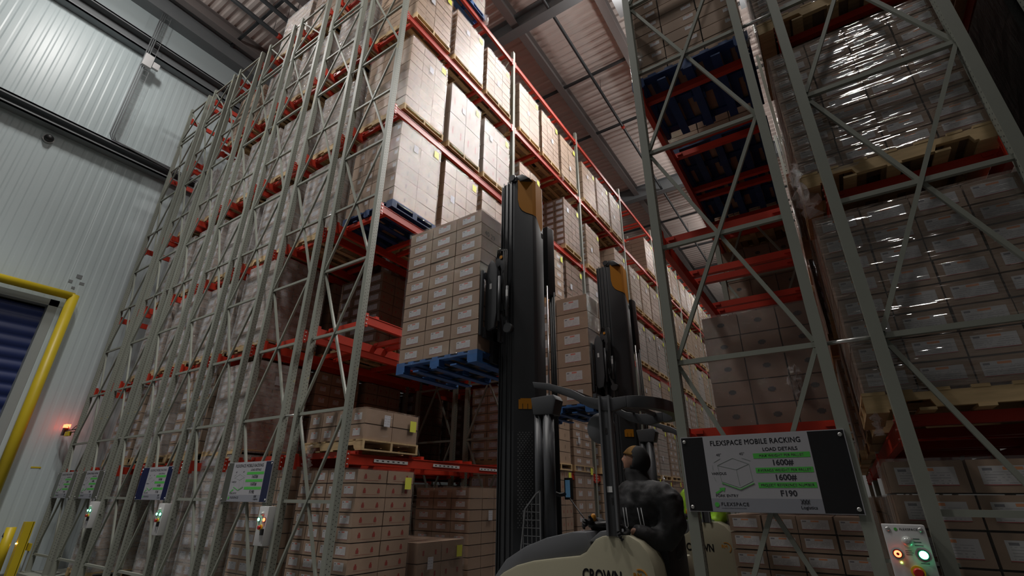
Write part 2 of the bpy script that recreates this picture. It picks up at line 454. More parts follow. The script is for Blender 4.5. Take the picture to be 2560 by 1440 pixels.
# roof deck: ribs run across
b = MB(); n = 0; y = YB; pts = []
while y < YF:
    for t, dz in ((0, 0), (0.04, 0.055), (0.15, 0.055), (0.19, 0.0)):
        pts.append((y + t, dz))
    y += 0.30
pts.append((YF, 0))
for (yy, dz) in pts: b.v += [(XW, yy, ZT + dz), (XE, yy, ZT + dz)]
for i in range(len(pts) - 1): b.face((2 * i, 2 * i + 1, 2 * i + 3, 2 * i + 2))
b.box(XW, YB, ZT + 0.08, XE, YF, ZT + 0.2)
struct(b.build('ceiling', M_DECK, fixn=False))
def ibeam(b, p, q, wd, ht, tf, tw, mi=0):
    """I section along x or y, bottom at p.z"""
    (x0, y0, z0), (x1, y1, z1) = p, q
    if abs(x1 - x0) > abs(y1 - y0):
        b.box(x0, y0 - wd / 2, z0, x1, y0 + wd / 2, z0 + tf); b.box(x0, y0 - tw / 2, z0 + tf, x1, y0 + tw / 2, z0 + ht - tf)
        b.box(x0, y0 - wd / 2, z0 + ht - tf, x1, y0 + wd / 2, z0 + ht)
    else:
        b.box(x0 - wd / 2, y0, z0, x0 + wd / 2, y1, z0 + tf); b.box(x0 - tw / 2, y0, z0 + tf, x0 + tw / 2, y1, z0 + ht - tf)
        b.box(x0 - wd / 2, y0, z0 + ht - tf, x0 + wd / 2, y1, z0 + ht)
for gy in (-2.4, 9.55, 21.4, 33.3):
    b = MB(); ibeam(b, (XW, gy, 15.75), (XE, gy, 15.75), 0.34, 0.72, 0.03, 0.03)
    struct(b.build('roof_girder', M_STEEL))
for px in (-14.9, -11.6, -8.95, -6.25, -3.45, -0.75, 1.95, 4.65):
    b = MB(); ibeam(b, (px, YB, 16.02), (px, YF, 16.02), 0.26, 0.46, 0.025, 0.02)
    struct(b.build('roof_purlin', M_STEELB))
for ky in (4.6, 12.9, 16.0, 25.0, 29.0):
    b = MB(); b.bar((XW, ky, 16.15), (XE, ky, 16.15), 0.09, 0.09)
    struct(b.build('roof_bridging', M_PIPE))
# wall girts and eave
for i, (zb, hh) in enumerate(((10.12, 0.36), (13.95, 0.60))):
    b = MB(); X0 = XW + 0.0
    b.box(X0, YB, zb, X0 + 0.30, YF, zb + 0.05); b.box(X0, YB, zb + hh - 0.05, X0 + 0.30, YF, zb + hh); b.box(X0, YB, zb + 0.05, X0 + 0.02, YF, zb + hh - 0.05)
    b.box(X0 + 0.28, YB, zb, X0 + 0.30, YF, zb + 0.09); b.box(X0 + 0.28, YB, zb + hh - 0.09, X0 + 0.30, YF, zb + hh)
    struct(b.build('trim_%d' % (i + 1), M_STEEL))
b = MB(); b.box(XW, YB, 15.62, XW + 0.45, YF, 15.7); b.box(XW + 0.4, YB, 15.7, XW + 0.45, YF, 16.2); b.box(XW + 0.45, YB, 16.2, XW + 0.9, YF, 16.26)
struct(b.build('trim_3', M_STEEL))
# column by the far end wall
b = MB(); ibeam(b, (XW, YB, 0), (XW, YB, 0), 0, 0, 0, 0) if False else None
b = MB(); b.box(-3.0, 41.5, ZF, -2.75, 41.55, 16); b.box(-3.0, 41.9, ZF, -2.75, 41.95, 16); b.box(-2.89, 41.55, ZF, -2.86, 41.9, 16)
struct(b.build('building_column', M_STEEL))
# dock door
M_DOOR = mat('door_blue', (0.008, 0.022, 0.11), 0.5, 0, 0.1, 2)
M_JAMB = mat('door_jamb', (0.32, 0.35, 0.35), 0.5)
b = MB(); b.box(XW - 0.24, DY1 - 0.18, ZF, XW + 0.02, DY1, DZ); b.box(XW - 0.24, DY0, ZF, XW + 0.02, DY0 + 0.18, DZ); b.box(XW - 0.24, DY0, DZ - 0.16, XW + 0.02, DY1, DZ)
dr = struct(b.build('door_1', M_JAMB))
b = MB(); prof = []
for i in range(21):
    z = ZF + 0.02 + i * 0.28
    for k in range(6):
        prof.append((XW - 0.20 + 0.04 * math.sin(math.pi * k / 6), z + 0.28 * k / 6))
for (x, z) in prof: b.v += [(x, DY0 + 0.18, z), (x, DY1 - 0.18, z)]
for i in range(len(prof) - 1): b.face((2 * i, 2 * i + 1, 2 * i + 3, 2 * i + 2), 0, None, True)
b.build('door_curtain', M_DOOR, dr, fixn=False)

# ================================================================ rack geometry
P = [-5.211, -6.278, -6.612, -7.679, -8.093, -9.160, -9.500, -10.567, -10.979, -12.046, -12.378, -13.445, -13.823, -14.890]
RX = [-1.037, 0.030, 0.367, 1.434, 1.86, 2.927]
Y0 = 4.05; BAY = 3.767; HP = 12.42; DF = 1.067
LV = [ZF, 1.74, 3.58, 5.42, 7.45, 9.80, 12.07]
HZ = [0.07, 1.18, 2.29, 3.39, 4.49, 5.60, 6.70, 7.82, 8.97, 10.02, 11.00, 11.16, 12.30]
DG = [(0.07, 2.29), (2.29, 4.49), (4.49, 6.70), (6.70, 8.97), (8.97, 11.0), (11.16, 12.30)]
PW, PD = 0.076, 0.090     # post size along x, y
def post_mesh():
    b = MB()
    for (xa, ya, xb, yb, wdt) in ((-PW / 2, -PD / 2, PW / 2, -PD / 2, PW), (PW / 2, -PD / 2, PW / 2, PD / 2, PD), (PW / 2, PD / 2, -PW / 2, PD / 2, PW), (-PW / 2, PD / 2, -PW / 2, -PD / 2, PD)):
        holes = 0.0 if ya != yb else 0.2      # punched on the aisle-side faces only
        b.quad([(xa, ya, ZF + .1), (xb, yb, ZF + .1), (xb, yb, HP), (xa, ya, HP)], 0, [(-wdt / 2 + holes, ZF + .1), (wdt / 2 + holes, ZF + .1), (wdt / 2 + holes, HP), (-wdt / 2 + holes, HP)])
    b.quad([(-PW / 2, -PD / 2, HP), (PW / 2, -PD / 2, HP), (PW / 2, PD / 2, HP), (-PW / 2, PD / 2, HP)], 0, [(0.5, 0.5)] * 4)
    # splice sleeve plates
    for s in (-1, 1):
        b.box(-PW / 2 - 0.004, s * (PD / 2 + 0.003) - 0.003, 10.9, PW / 2 + 0.004, s * (PD / 2 + 0.003) + 0.003, 11.26)
    return b.mesh('post', [M_POST])
ME_POST = post_mesh()
b = MB(); b.box(PW / 2, -0.018, -0.0195, DF - PW / 2, 0.018, 0.0195); ME_HB = b.mesh('horizontal_brace', [M_BRACE])
ME_DB = {}
def diag_mesh(dz):
    k = round(dz, 3)
    if k not in ME_DB:
        b = MB()
        b.bar((PW / 2, 0, 0.03), (DF - PW / 2, 0, dz - 0.03), 0.031, 0.031, (0, 1, 0)); ME_DB[k] = b.mesh('diagonal_brace', [M_BRACE])
    return ME_DB[k]
b = MB(); b.box(-0.08, -0.08, ZF + .08, 0.08, 0.08, ZF + .10); ME_BP = b.mesh('base_plate', [M_BRACE])
def far_frame_mesh():
    b = MB()
    for x in (0, DF): b.box(x - PW / 2, -PD / 2, ZF + .1, x + PW / 2, PD / 2, HP)
    for z in HZ: b.box(PW / 2, -0.022, z - 0.0225, DF - PW / 2, 0.022, z + 0.0225)
    for z0, z1 in DG:
        b.bar((PW / 2, -0.012, z0 + 0.03), (DF - PW / 2, -0.012, z1 - 0.03), 0.036, 0.02, (0, 1, 0))
        b.bar((PW / 2, 0.012, z1 - 0.03), (DF - PW / 2, 0.012, z0 + 0.03), 0.036, 0.02, (0, 1, 0))
    return b.mesh('upright_frame', [M_BRACE])
ME_FAR = far_frame_mesh()
def frame(rack, xl, y, detail=True):
    rl = wloc(rack)
    if not detail:
        link('upright_frame', ME_FAR, rack, Vector((xl, y, 0)) - rl); return
    fr = empty('upright_frame', (xl, y, 0), rack)
    link('post', ME_POST, fr, (0, 0, 0)); link('post', ME_POST, fr, (DF, 0, 0))
    link('base_plate', ME_BP, fr, (0, 0, 0)); link('base_plate', ME_BP, fr, (DF, 0, 0))
    for z in HZ: link('horizontal_brace', ME_HB, fr, (0, 0, z))
    for z0, z1 in DG:
        me = diag_mesh(z1 - z0)
        link('diagonal_brace', me, fr, (0, -0.010, z0))
        d = link('diagonal_brace', me, fr, (0, 0.010, z1)); d.scale = (1, 1, -1)
BL = BAY - PD
def beam_mesh(nm, mirror, stickers=False):
    """beam along +y from a post face, bolted end plates lapping the outer face"""
    b = MB(); s = mirror
    b.box(-0.025, 0, -0.13, 0.025, BL, 0.0)
    b.box(0.025 * s, 0.0, -0.128, 0.032 * s, BL, -0.116); b.box(0.025 * s, 0.0, -0.012, 0.032 * s, BL, 0.0)
    for ya, yb in ((-0.012, 0.05), (BL - 0.05, BL + 0.012)):
        b.box(-0.038, ya, -0.17, 0.038, yb, 0.03)
    for yy in (0.02, BL - 0.02):
        for z in (-0.13, -0.07, -0.01):
            b.lathe([(0.009, 0), (0.009, 0.012)], (0.038 * s if s > 0 else -0.050, yy, z), 'x', 6, 1)
    mats = [M_BEAM, M_BOLT]
    if stickers:
        mats += [M_WHITE, M_BLACKP]
        for y in (0.45, 1.6, 2.75):
            xx = 0.0332 * s
            b.quad([(xx, y, -0.085), (xx, y + 0.62, -0.085), (xx, y + 0.62, -0.045), (xx, y, -0.045)], 2)
            for k in range(6):
                b.quad([(xx + 0.0006 * s, y + 0.04 + k * 0.095, -0.072), (xx + 0.0006 * s, y + 0.08 + k * 0.095, -0.072), (xx + 0.0006 * s, y + 0.08 + k * 0.095, -0.058), (xx + 0.0006 * s, y + 0.04 + k * 0.095, -0.058)], 3)
    return b.mesh(nm, mats)
ME_BF = beam_mesh('beam', 1); ME_BR = beam_mesh('beam', -1); ME_BS = beam_mesh('beam', 1, True)
b = MB(); b.box(-DF / 2, -0.03, -0.03, DF / 2, 0.03, 0.045); b.box(-DF / 2 + 0.04, -0.045, 0.0, -DF / 2 + 0.1, 0.045, 0.03); b.box(DF / 2 - 0.1, -0.045, 0, DF / 2 - 0.04, 0.045, 0.03)
ME_SB = b.mesh('pallet_support_bar', [M_BEAM])
SLOT = (0.22, 1.375, 2.53)       # load starts in a bay (from the bay's frame)
LW = 1.03
def row(rack, xl, xr, bays, detail_frames, levels, bar_bays, rest_from=99, stick=False):
    """xl<xr: two posts lines; beams on both, support bars across"""
    rl = wloc(rack)
    for k in range(bays + 1):
        frame(rack, xl, Y0 + k * BAY, k < detail_frames)
    rest = MB()
    for k in range(bays):
        yb = Y0 + k * BAY + PD / 2
        for L in levels:
            z = LV[L]
            for x, me in ((xr + 0.0, ME_BS if (stick and L == 1 and k < 3) else ME_BF), (xl, ME_BR)):
                if k < rest_from or (x == xr and stick):
                    link('beam', me, rack, Vector((x, yb, z)) - rl)
                else:
                    rest.box(x - 0.025, yb, z - 0.13, x + 0.025, yb + BL, z)
            for s in SLOT:
                for q in (0.06, 0.94):
                    yy = Y0 + k * BAY + s + q * LW
                    if k < bar_bays: link('pallet_support_bar', ME_SB, rack, Vector(((xl + xr) / 2, yy, z)) - rl)
                    else: rest.box(xl + 0.03, yy - 0.03, z - 0.03, xr - 0.03, yy + 0.03, z + 0.045)
    if rest.v:
        o = rest.build('distant_beams', M_BEAM, rack); o['kind'] = 'stuff'; o['label'] = 'red beams and bars in the distant bays'
def carriage(rack, x0, x1, ylen):
    b = MB()
    b.box(x0 - 0.06, Y0 - 0.15, ZF + .03, x1 + 0.06, Y0 + ylen, ZF + .08)
    b.build('mobile_base', M_BRACE, rack)
def spacers(rack, xa, xb):
    for z in (2.29, 5.6, 8.97, 12.3):
        b = MB(); b.tube([(xa + PW / 2, Y0, z), (xb - PW / 2, Y0, z)], 0.016, 8)
        b.build('row_spacer', M_BOLT, rack)
def mk_rack(x0, label):
    r = empty('mobile_pallet_rack', (x0, Y0, ZF)); tag(r, label, 'pallet rack', 'mobile pallet racks'); return r
ALL = range(1, 7)
rackA = mk_rack((P[0] + P[3]) / 2, 'full mobile rack facing the open aisle, white sign on its second frame')
row(rackA, P[1], P[0], 8, 4, ALL, 2, 2, True); row(rackA, P[3], P[2], 3, 3, ALL, 1, 1)
carriage(rackA, P[3], P[0], 8 * BAY); spacers(rackA, P[2], P[1])
rackB = mk_rack((P[4] + P[7]) / 2, 'mobile rack behind the sign with navy blue edges')
row(rackB, P[5], P[4], 2, 2, ALL, 1); row(rackB, P[7], P[6], 2, 2, ALL, 1)
carriage(rackB, P[7], P[4], 2 * BAY); spacers(rackB, P[6], P[5])
rackC = mk_rack((P[8] + P[11]) / 2, 'mobile rack carrying the farthest control box with green lights')
row(rackC, P[9], P[8], 1, 2, ALL, 1); row(rackC, P[11], P[10], 1, 2, ALL, 1)
carriage(rackC, P[11], P[8], BAY); spacers(rackC, P[10], P[9])
rackD = mk_rack((P[12] + P[13]) / 2, 'empty single rack row beside the ribbed white wall')
row(rackD, P[13], P[12], 1, 2, ALL, 1); carriage(rackD, P[13], P[12], BAY)
rackE = mk_rack((RX[0] + RX[3]) / 2, 'near rack with the big sign and tall wrapped loads')
row(rackE, RX[0], RX[1], 4, 3, (1, 2, 3, 4), 3); row(rackE, RX[2], RX[3], 3, 2, (1, 2, 3, 4), 1)
carriage(rackE, RX[0], RX[3], 4 * BAY); spacers(rackE, RX[1], RX[2])
rackF = mk_rack((RX[4] + RX[5]) / 2, 'rack with black wrapped loads at the edge of view')
row(rackF, RX[4], RX[5], 1, 2, (1, 2, 3, 4), 1); carriage(rackF, RX[4], RX[5], BAY)

# ================================================================ pallet loads
# face styles of the cartons: base material, label material, label rect on +-y faces, marks on +-x faces
STY = {
    'plain': (M_CARD2, M_LABR, None, 'tick'),
    'plainb': (M_CARD, M_LABR, (0.62, 0.5, 0.9, 0.85), 'tick'),
    'small': (M_CARD, M_LABR, (0.24, 0.22, 0.74, 0.74), None),
    'smallx': (M_CARD, M_LABR, (0.2, 0.25, 0.7, 0.75), 'label'),
    'red': (M_CARD, M_LABR, (0.18, 0.2, 0.8, 0.8), 'house'),
    'wide': (M_CARD, M_LABO, (0.12, 0.22, 0.88, 0.80), None),
    'big': (M_CARD3, M_LABR, None, 'hole'),
    'white': (M_CARDW, M_LABR, None, 'dots'),
    'grid': (M_CARD3, M_LABG, (0.16, 0.2, 0.84, 0.78), 'dots'),
    'grey': (M_CARD2, M_LABG, (0.15, 0.2, 0.85, 0.8), 'tick'),
    'brown': (M_CARD, M_LABR, None, 'dots'),
}
def carton_into(mb, st, cx, cy, z, dx, dy, dz, tw=0.0):
    base, lab, lr, mk = STY[st]
    g = 0.006
    hx, hy = dx / 2 - g, dy / 2 - g; z0, z1 = z + 0.0015, z + dz - 0.011
    c, s = math.cos(tw), math.sin(tw)
    def T(p): return (cx + p[0] * c - p[1] * s, cy + p[0] * s + p[1] * c, p[2])
    mb.hexa([T(p) for p in [(-hx, -hy, z0), (hx, -hy, z0), (hx, hy, z0), (-hx, hy, z0), (-hx, -hy, z1), (hx, -hy, z1), (hx, hy, z1), (-hx, hy, z1)]], 0)
    e = 0.0012
    def on(face, u0, v0, u1, v1, mi, ee=e):
        za, zb = z0 + (z1 - z0) * v0, z0 + (z1 - z0) * v1
        uv = [(0, 0), (1, 0), (1, 1), (0, 1)]
        if face == '-y': q = [(-hx + 2 * hx * u0, -hy - ee, za), (-hx + 2 * hx * u1, -hy - ee, za), (-hx + 2 * hx * u1, -hy - ee, zb), (-hx + 2 * hx * u0, -hy - ee, zb)]
        elif face == '+y': q = [(hx - 2 * hx * u0, hy + ee, za), (hx - 2 * hx * u1, hy + ee, za), (hx - 2 * hx * u1, hy + ee, zb), (hx - 2 * hx * u0, hy + ee, zb)]
        elif face == '+x': q = [(hx + ee, -hy + 2 * hy * u0, za), (hx + ee, -hy + 2 * hy * u1, za), (hx + ee, -hy + 2 * hy * u1, zb), (hx + ee, -hy + 2 * hy * u0, zb)]
        else: q = [(-hx - ee, hy - 2 * hy * u0, za), (-hx - ee, hy - 2 * hy * u1, za), (-hx - ee, hy - 2 * hy * u1, zb), (-hx - ee, hy - 2 * hy * u0, zb)]
        mb.quad([T(p) for p in q], mi, uv)
    for f in ('-y', '+y'):
        if lr: on(f, lr[0], lr[1], lr[2], lr[3], 1)
        if mk == 'hole':
            on(f, 0.42, 0.48, 0.62, 0.60, 3); on(f, 0.46, 0.44, 0.58, 0.64, 3, e * 1.5)
    for f in ('-x', '+x'):
        if mk == 'tick': on(f, 0.475, 0.30, 0.525, 0.62, 4)
        elif mk == 'house':
            for u in (0.22, 0.70):
                on(f, u, 0.30, u + 0.09, 0.55, 2); on(f, u + 0.02, 0.55, u + 0.07, 0.68, 2)
            on(f, 0.2, 0.18, 0.8, 0.195, 2)
        elif mk == 'dots':
            on(f, 0.2, 0.35, 0.27, 0.6, 2); on(f, 0.72, 0.35, 0.79, 0.6, 2)
        elif mk == 'label': on(f, 0.3, 0.3, 0.7, 0.75, 1)
        elif mk == 'hole':
            on(f, 0.42, 0.48, 0.62, 0.60, 3)
def sty_mats(st): return [STY[st][0], STY[st][1], M_REDP, M_BLACKP, M_SEAM]
_cm, _bm, _fm, _pm = {}, {}, {}, {}
def carton_mesh(st, dx, dy, dz):
    k = (st, round(dx, 3), round(dy, 3), round(dz, 3))
    if k not in _cm:
        b = MB(); carton_into(b, st, 0, 0, 0, dx, dy, dz); _cm[k] = b.mesh('carton', sty_mats(st))
    return _cm[k]
def block_mesh(st, cols, rows, layers, wx, wy, lh):
    k = (st, cols, rows, layers, round(wx, 3), round(wy, 3), round(lh, 3))
    if k not in _bm:
        b = MB(); q = random.Random(len(_bm))
        for (i, j, l) in shell(cols, rows, layers):
            carton_into(b, st, -wx / 2 + (i + .5) * wx / cols + q.uniform(-.003, .003), -wy / 2 + (j + .5) * wy / rows + q.uniform(-.003, .003), l * lh, wx / cols, wy / rows, lh, q.uniform(-.008, .008))
        _bm[k] = b.mesh('boxed_goods', sty_mats(st))
    return _bm[k]
def shell(c, r, l):
    return [(i, j, k) for k in range(l) for i in range(c) for j in range(r) if i in (0, c - 1) or j in (0, r - 1) or k == l - 1]
def pallet_mesh(kind, wx, wy):
    k = (kind, round(wx, 2), round(wy, 2))
    if k in _pm: return _pm[k]
    b = MB(); q = random.Random(5)
    n = 7
    for i in range(n):
        wd = 0.135 if i in (0, n - 1) else 0.09
        x = -wx / 2 + wd / 2 + (wx - wd) * i / (n - 1)
        b.box(x - wd / 2, -wy / 2, 0.118, x + wd / 2, wy / 2, 0.138)
    for i in range(5):
        wd = 0.13 if i in (0, 4) else 0.09
        x = -wx / 2 + wd / 2 + (wx - wd) * i / 4
        b.box(x - wd / 2, -wy / 2, 0.0, x + wd / 2, wy / 2, 0.018)
    if kind == 'wood':
        for y in (-wy / 2 + 0.022, 0, wy / 2 - 0.022):
            # notched stringer along x
            a, z0, z1 = wx / 2, 0.018, 0.118
            pr = [(-a, z0), (-a + .15, z0), (-a + .17, z0 + .05), (-a + .36, z0 + .05), (-a + .38, z0), (a - .38, z0), (a - .36, z0 + .05), (a - .17, z0 + .05), (a - .15, z0), (a, z0), (a, z1), (-a, z1)]
            b.prism(pr, 'y', y - 0.02, y + 0.02)
    else:
        for y in (-wy / 2 + 0.05, 0, wy / 2 - 0.05):
            b.box(-wx / 2, y - 0.05, 0.098, wx / 2, y + 0.05, 0.118)
            for x in (-wx / 2 + 0.07, 0, wx / 2 - 0.07): b.box(x - 0.07, y - 0.05, 0.018, x + 0.07, y + 0.05, 0.098)
    _pm[k] = b.mesh('pallet', [{'wood': M_WOOD, 'blue': M_WOODB, 'navy': M_WOODB_SHADE}[kind]]); return _pm[k]  # navy key: blue pallets with shade put into the colour
def film_mesh(wx, wy, h, m, var):
    k = (round(wx, 2), round(wy, 2), round(h, 2), m.name, var)
    if k in _fm: return _fm[k]
    b = MB(); o = 0.012; hx, hy = wx / 2 + o, wy / 2 + o; z0, z1 = -0.05, h + 0.006
    ring = []; N = 8
    for (xa, ya, xb, yb) in ((-hx, -hy, hx, -hy), (hx, -hy, hx, hy), (hx, hy, -hx, hy), (-hx, hy, -hx, -hy)):
        for i in range(N): ring.append((xa + (xb - xa) * i / N, ya + (yb - ya) * i / N))
    M = 12; n = len(ring)
    for j in range(M + 1):
        z = z0 + (z1 - z0) * j / M
        for i, (x, y) in enumerate(ring):
            v = noise.noise(Vector((x * 3 + var * 9, y * 3, z * 6)))
            kk = 1 + 0.006 * v
            corner = (i % N == 0)
            kk -= 0.004 if corner else 0
            b.v.append((x * kk, y * kk, z + 0.006 * v * (0 < j < M)))
    for j in range(M):
        for i in range(n):
            i2 = (i + 1) % n
            b.face((j * n + i, j * n + i2, (j + 1) * n + i2, (j + 1) * n + i), 0, None, False)
    b.face([M * n + i for i in range(n)])
    _fm[k] = b.mesh('stretch_film', [m], fixn=True); return _fm[k]
def tail_mesh(seed, w, h):
    b = MB(); q = random.Random(seed); A, B = 9, 13
    for j in range(B):
        for i in range(A):
            t = j / (B - 1); u = i / (A - 1) - .5
            ww = w * (0.35 + 0.65 * math.sin(math.pi * min(1, t * 1.1)) ** .7)
            b.v.append((u * ww + q.uniform(-.02, .02), q.uniform(-.05, .05) - 0.03, -t * h + q.uniform(-.015, .015)))
    for j in range(B - 1):
        for i in range(A - 1): b.face((j * A + i, j * A + i + 1, (j + 1) * A + i + 1, (j + 1) * A + i))
    return b.mesh('film_tail', [M_FILMC])
TAILS = [tail_mesh(s, 0.16, 0.34) for s in range(3)]
b = MB(); b.box(0, -0.06, -0.075, 0.002, 0.06, 0.075); ME_TAG = b.mesh('yellow_tag', [M_YEL])
b = MB(); b.box(0, -0.055, -0.075, 0.001, 0.055, 0.075, 1); b.quad([(0.002, -.055, -.075), (0.002, .055, -.075), (0.002, .055, .075), (0.002, -.055, .075)], 0, [(0, .1), (1, .1), (1, .75), (0, .75)]); ME_SHEET = b.mesh('shipping_label', [M_LABG, M_WHITE])
NLOAD = [0]
def load(xc, yc, z, label, group, st, cols, rows, layers, lh, wx=1.22, wy=1.02, pallet='wood', film=M_FILM, indiv=False, tags='', name='wrapped_pallet', tails=(), rz=0.0, gx=0.03, ragged=0.0, cat='pallet load'):
    NLOAD[0] += 1; q = random.Random(NLOAD[0] * 13 + 5)
    o = empty(name, (xc, yc, z), None, rz + q.uniform(-.010, .010))
    tag(o, label, cat, group)
    if pallet: link('pallet', pallet_mesh(pallet, wx, wy), o, (0, 0, 0))
    zb = 0.14 if pallet else 0.0
    cwx, cwy = wx - gx, wy - gx
    if indiv:
        me = carton_mesh(st, cwx / cols, cwy / rows, lh)
        for (i, j, l) in shell(cols, rows, layers):
            link('carton', me, o, (-cwx / 2 + (i + .5) * cwx / cols + q.uniform(-.003, .003) + q.uniform(-1, 1) * ragged, -cwy / 2 + (j + .5) * cwy / rows + q.uniform(-.003, .003), zb + l * lh), (0, 0, q.uniform(-.010, .010)))
    else:
        link('boxed_goods', block_mesh(st, cols, rows, layers, cwx, cwy, lh), o, (0, 0, zb))
    h = layers * lh
    if film: link('stretch_film', film_mesh(cwx, cwy, h, film, NLOAD[0] % 2), o, (0, 0, zb))
    ex = cwx / 2 + 0.017
    if 'y' in tags: link('yellow_tag', ME_TAG, o, (ex, cwy / 2 - 0.12, zb + h - 0.16))
    if 's' in tags: link('shipping_label', ME_SHEET, o, (ex, q.uniform(-.3, .1), zb + h * q.uniform(.35, .8)))
    for (tx, ty, tz, s, rzz) in tails:
        t = link('film_tail', TAILS[NLOAD[0] % 3], o, (tx, ty, tz), (0, 0, rzz)); t.scale = (s, s, s)
    return o
ORD = ['first', 'second', 'third', 'fourth', 'fifth', 'sixth', 'seventh', 'eighth', 'ninth', 'tenth', 'eleventh', 'twelfth', 'thirteenth', 'fourteenth', 'fifteenth', 'sixteenth', 'seventeenth', 'eighteenth', 'nineteenth', 'twentieth', 'twenty-first', 'twenty-second', 'twenty-third', 'twenty-fourth']
LEVN = ['floor level', 'lowest beam level', 'second beam level', 'third beam level', 'fourth beam level', 'fifth beam level', 'topmost beam level']
GRP = ['pallet loads on the floor level of the aisle face', 'pallet loads on the lowest beam level of the aisle face', 'pallet loads on the second beam level of the aisle face', 'pallet loads on the third beam level of the aisle face', 'pallet loads on the fourth beam level of the aisle face', 'pallet loads on the fifth beam level of the aisle face', 'pallet loads on the top beam level']
LOOK = {'plain': 'plain tan cartons', 'plainb': 'tan cartons', 'small': 'white-labelled cartons', 'smallx': 'small-labelled cartons', 'red': 'red-marked cartons', 'white': 'whitish cartons', 'grid': 'dark brown labelled cartons', 'grey': 'grey labelled cartons', 'brown': 'brown cartons', 'wide': 'wide-labelled cartons', 'big': 'large brown cartons'}
XF = (P[0] + P[1]) / 2
BZ = 0.048     # bar top above beam top
EMPTY_F1 = {(2, 0), (2, 1), (2, 2), (1, 1), (1, 2), (4, 4), (4, 7), (5, 9), (5, 10), (0, 1)}
for s in range(24):
    for a in (0, 1):
        if s >= 17: EMPTY_F1.add((a, s))
    if s >= 21: EMPTY_F1.add((2, s))
# carton choice of the aisle face: (level, slot) -> style, cols, rows, layers, height, film
FACE = {
    (5, 0): ('plain', 3, 2, 8, .185, M_FILMH), (5, 1): ('plainb', 3, 2, 8, .18, M_FILMH), (5, 2): ('plainb', 3, 3, 8, .175, M_FILM),
    (4, 0): ('plain', 3, 3, 8, .215, M_FILMH), (4, 1): ('white', 2, 2, 2, .76, M_FILMW), (4, 2): ('white', 3, 2, 4, .37, M_FILMW), (4, 3): ('plainb', 3, 2, 5, .25, M_FILM), (4, 5): ('grid', 4, 4, 8, .19, M_FILM), (4, 6): ('plainb', 2, 2, 7, .2, M_FILM),
    (3, 0): ('plainb', 4, 2, 6, .27, M_FILMH), (3, 1): ('plain', 3, 3, 6, .26, M_FILMH), (3, 2): ('plainb', 3, 2, 7, .22, M_FILMH), (3, 3): ('smallx', 3, 2, 6, .25, M_FILM), (3, 4): ('smallx', 3, 2, 6, .26, M_FILM), (3, 5): ('grid', 3, 3, 8, .19, M_FILM),
}
rf = random.Random(21)
for s in range(24):
    k = s // 3
    for L in range(6):
        if (L, s) in EMPTY_F1 or (L, s) in ((1, 0), (0, 0), (0, 2)): continue
        ys = Y0 + k * BAY + SLOT[s % 3]
        if (L, s) in FACE: st, c, r_, n, lh, fm = FACE[(L, s)]
        else:
            st = rf.choice(['plain', 'plainb', 'plain', 'smallx', 'brown'] if L >= 4 else (['white', 'plain', 'smallx', 'grey'] if L == 3 else ['smallx', 'grey', 'white', 'brown', 'grid']))
            c, r_ = rf.choice([(3, 2), (3, 3), (2, 2)]); n = rf.choice([6, 7, 8]); lh = rf.uniform(1.42, 1.62) / n
            fm = rf.choice([M_FILM, M_FILMH, M_FILMW] if L >= 2 else [M_FILM, M_FILMH])
        zz = LV[L] + (BZ if L else 0.10); n += 2 if L == 0 else 0
        ind = s < 9 and (L, s) != (4, 4)
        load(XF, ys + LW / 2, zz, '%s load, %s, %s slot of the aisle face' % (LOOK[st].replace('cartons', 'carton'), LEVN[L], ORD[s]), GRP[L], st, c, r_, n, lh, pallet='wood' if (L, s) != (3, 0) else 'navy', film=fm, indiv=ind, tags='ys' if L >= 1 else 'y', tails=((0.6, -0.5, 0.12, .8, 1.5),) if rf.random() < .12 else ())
# top level: one load on a blue pallet
load(XF, Y0 + SLOT[1] + .5, LV[6] + BZ, 'load on a blue pallet alone on the top beam of the aisle face', GRP[6], 'white', 3, 2, 5, .3, pallet='blue', film=M_FILMH, indiv=True, tails=((0.62, 0.5, 0.15, 1.0, 1.5),))
# near special loads
load(XF, Y0 + SLOT[0] + LW / 2, LV[0] + .10, 'unwrapped-looking stack of red-marked cartons on the floor level at the rack corner', GRP[0], 'red', 4, 2, 10, .168, indiv=True, tags='y', film=M_FILM)
load(XF, Y0 + SLOT[0] + LW / 2, LV[1] + BZ, 'low two-layer load of taped cartons on a wooden pallet, lowest beam level', GRP[1], 'small', 4, 2, 2, .20, indiv=True, tags='ys', film=M_FILM, tails=((-.42, -.52, .10, 1.1, 0),))
load(XF, Y0 + SLOT[2] + LW / 2, LV[0] + .10, 'floor-level load of white-labelled cartons just left of the nearer truck mast', GRP[0], 'small', 3, 3, 9, .167, indiv=True, film=M_FILM, tags='s')
load(XF + .03, Y0 + SLOT[1] + LW / 2, LV[0] + .10, 'short loosely wrapped carton stack with a yellow sticker on the floor level', GRP[0], 'brown', 2, 2, 3, .26, indiv=True, film=M_FILMH, tags='ys', tails=((.3, -.5, .6, .8, 0),))
# cartons of the second row glimpsed through the empty bay
XR2 = (P[2] + P[3]) / 2
for s in (1, 2):
    load(XR2, Y0 + SLOT[s] + LW / 2, LV[2] + BZ, 'dark labelled carton load behind the empty bay, %s of two' % ('nearer' if s == 1 else 'farther'), 'loads in the rear row', 'grid', 3, 3, 7, .2, indiv=True)
for rw_ in (3,):
    for s_ in range(1, 6):
        for L in range(0, 4):
            load((P[4] + P[5]) / 2, Y0 + (s_ // 3) * BAY + SLOT[s_ % 3] + LW / 2, LV[L] + (BZ if L else .1), 'dim carton load deep inside the full rack, %s, %s back' % (LEVN[L], ORD[s_]), 'loads deep inside the full rack', ('brown', 'grid', 'smallx')[(s_ + L) % 3], 3, 3, 7, .23 if L == 0 else .215, film=M_FILM)
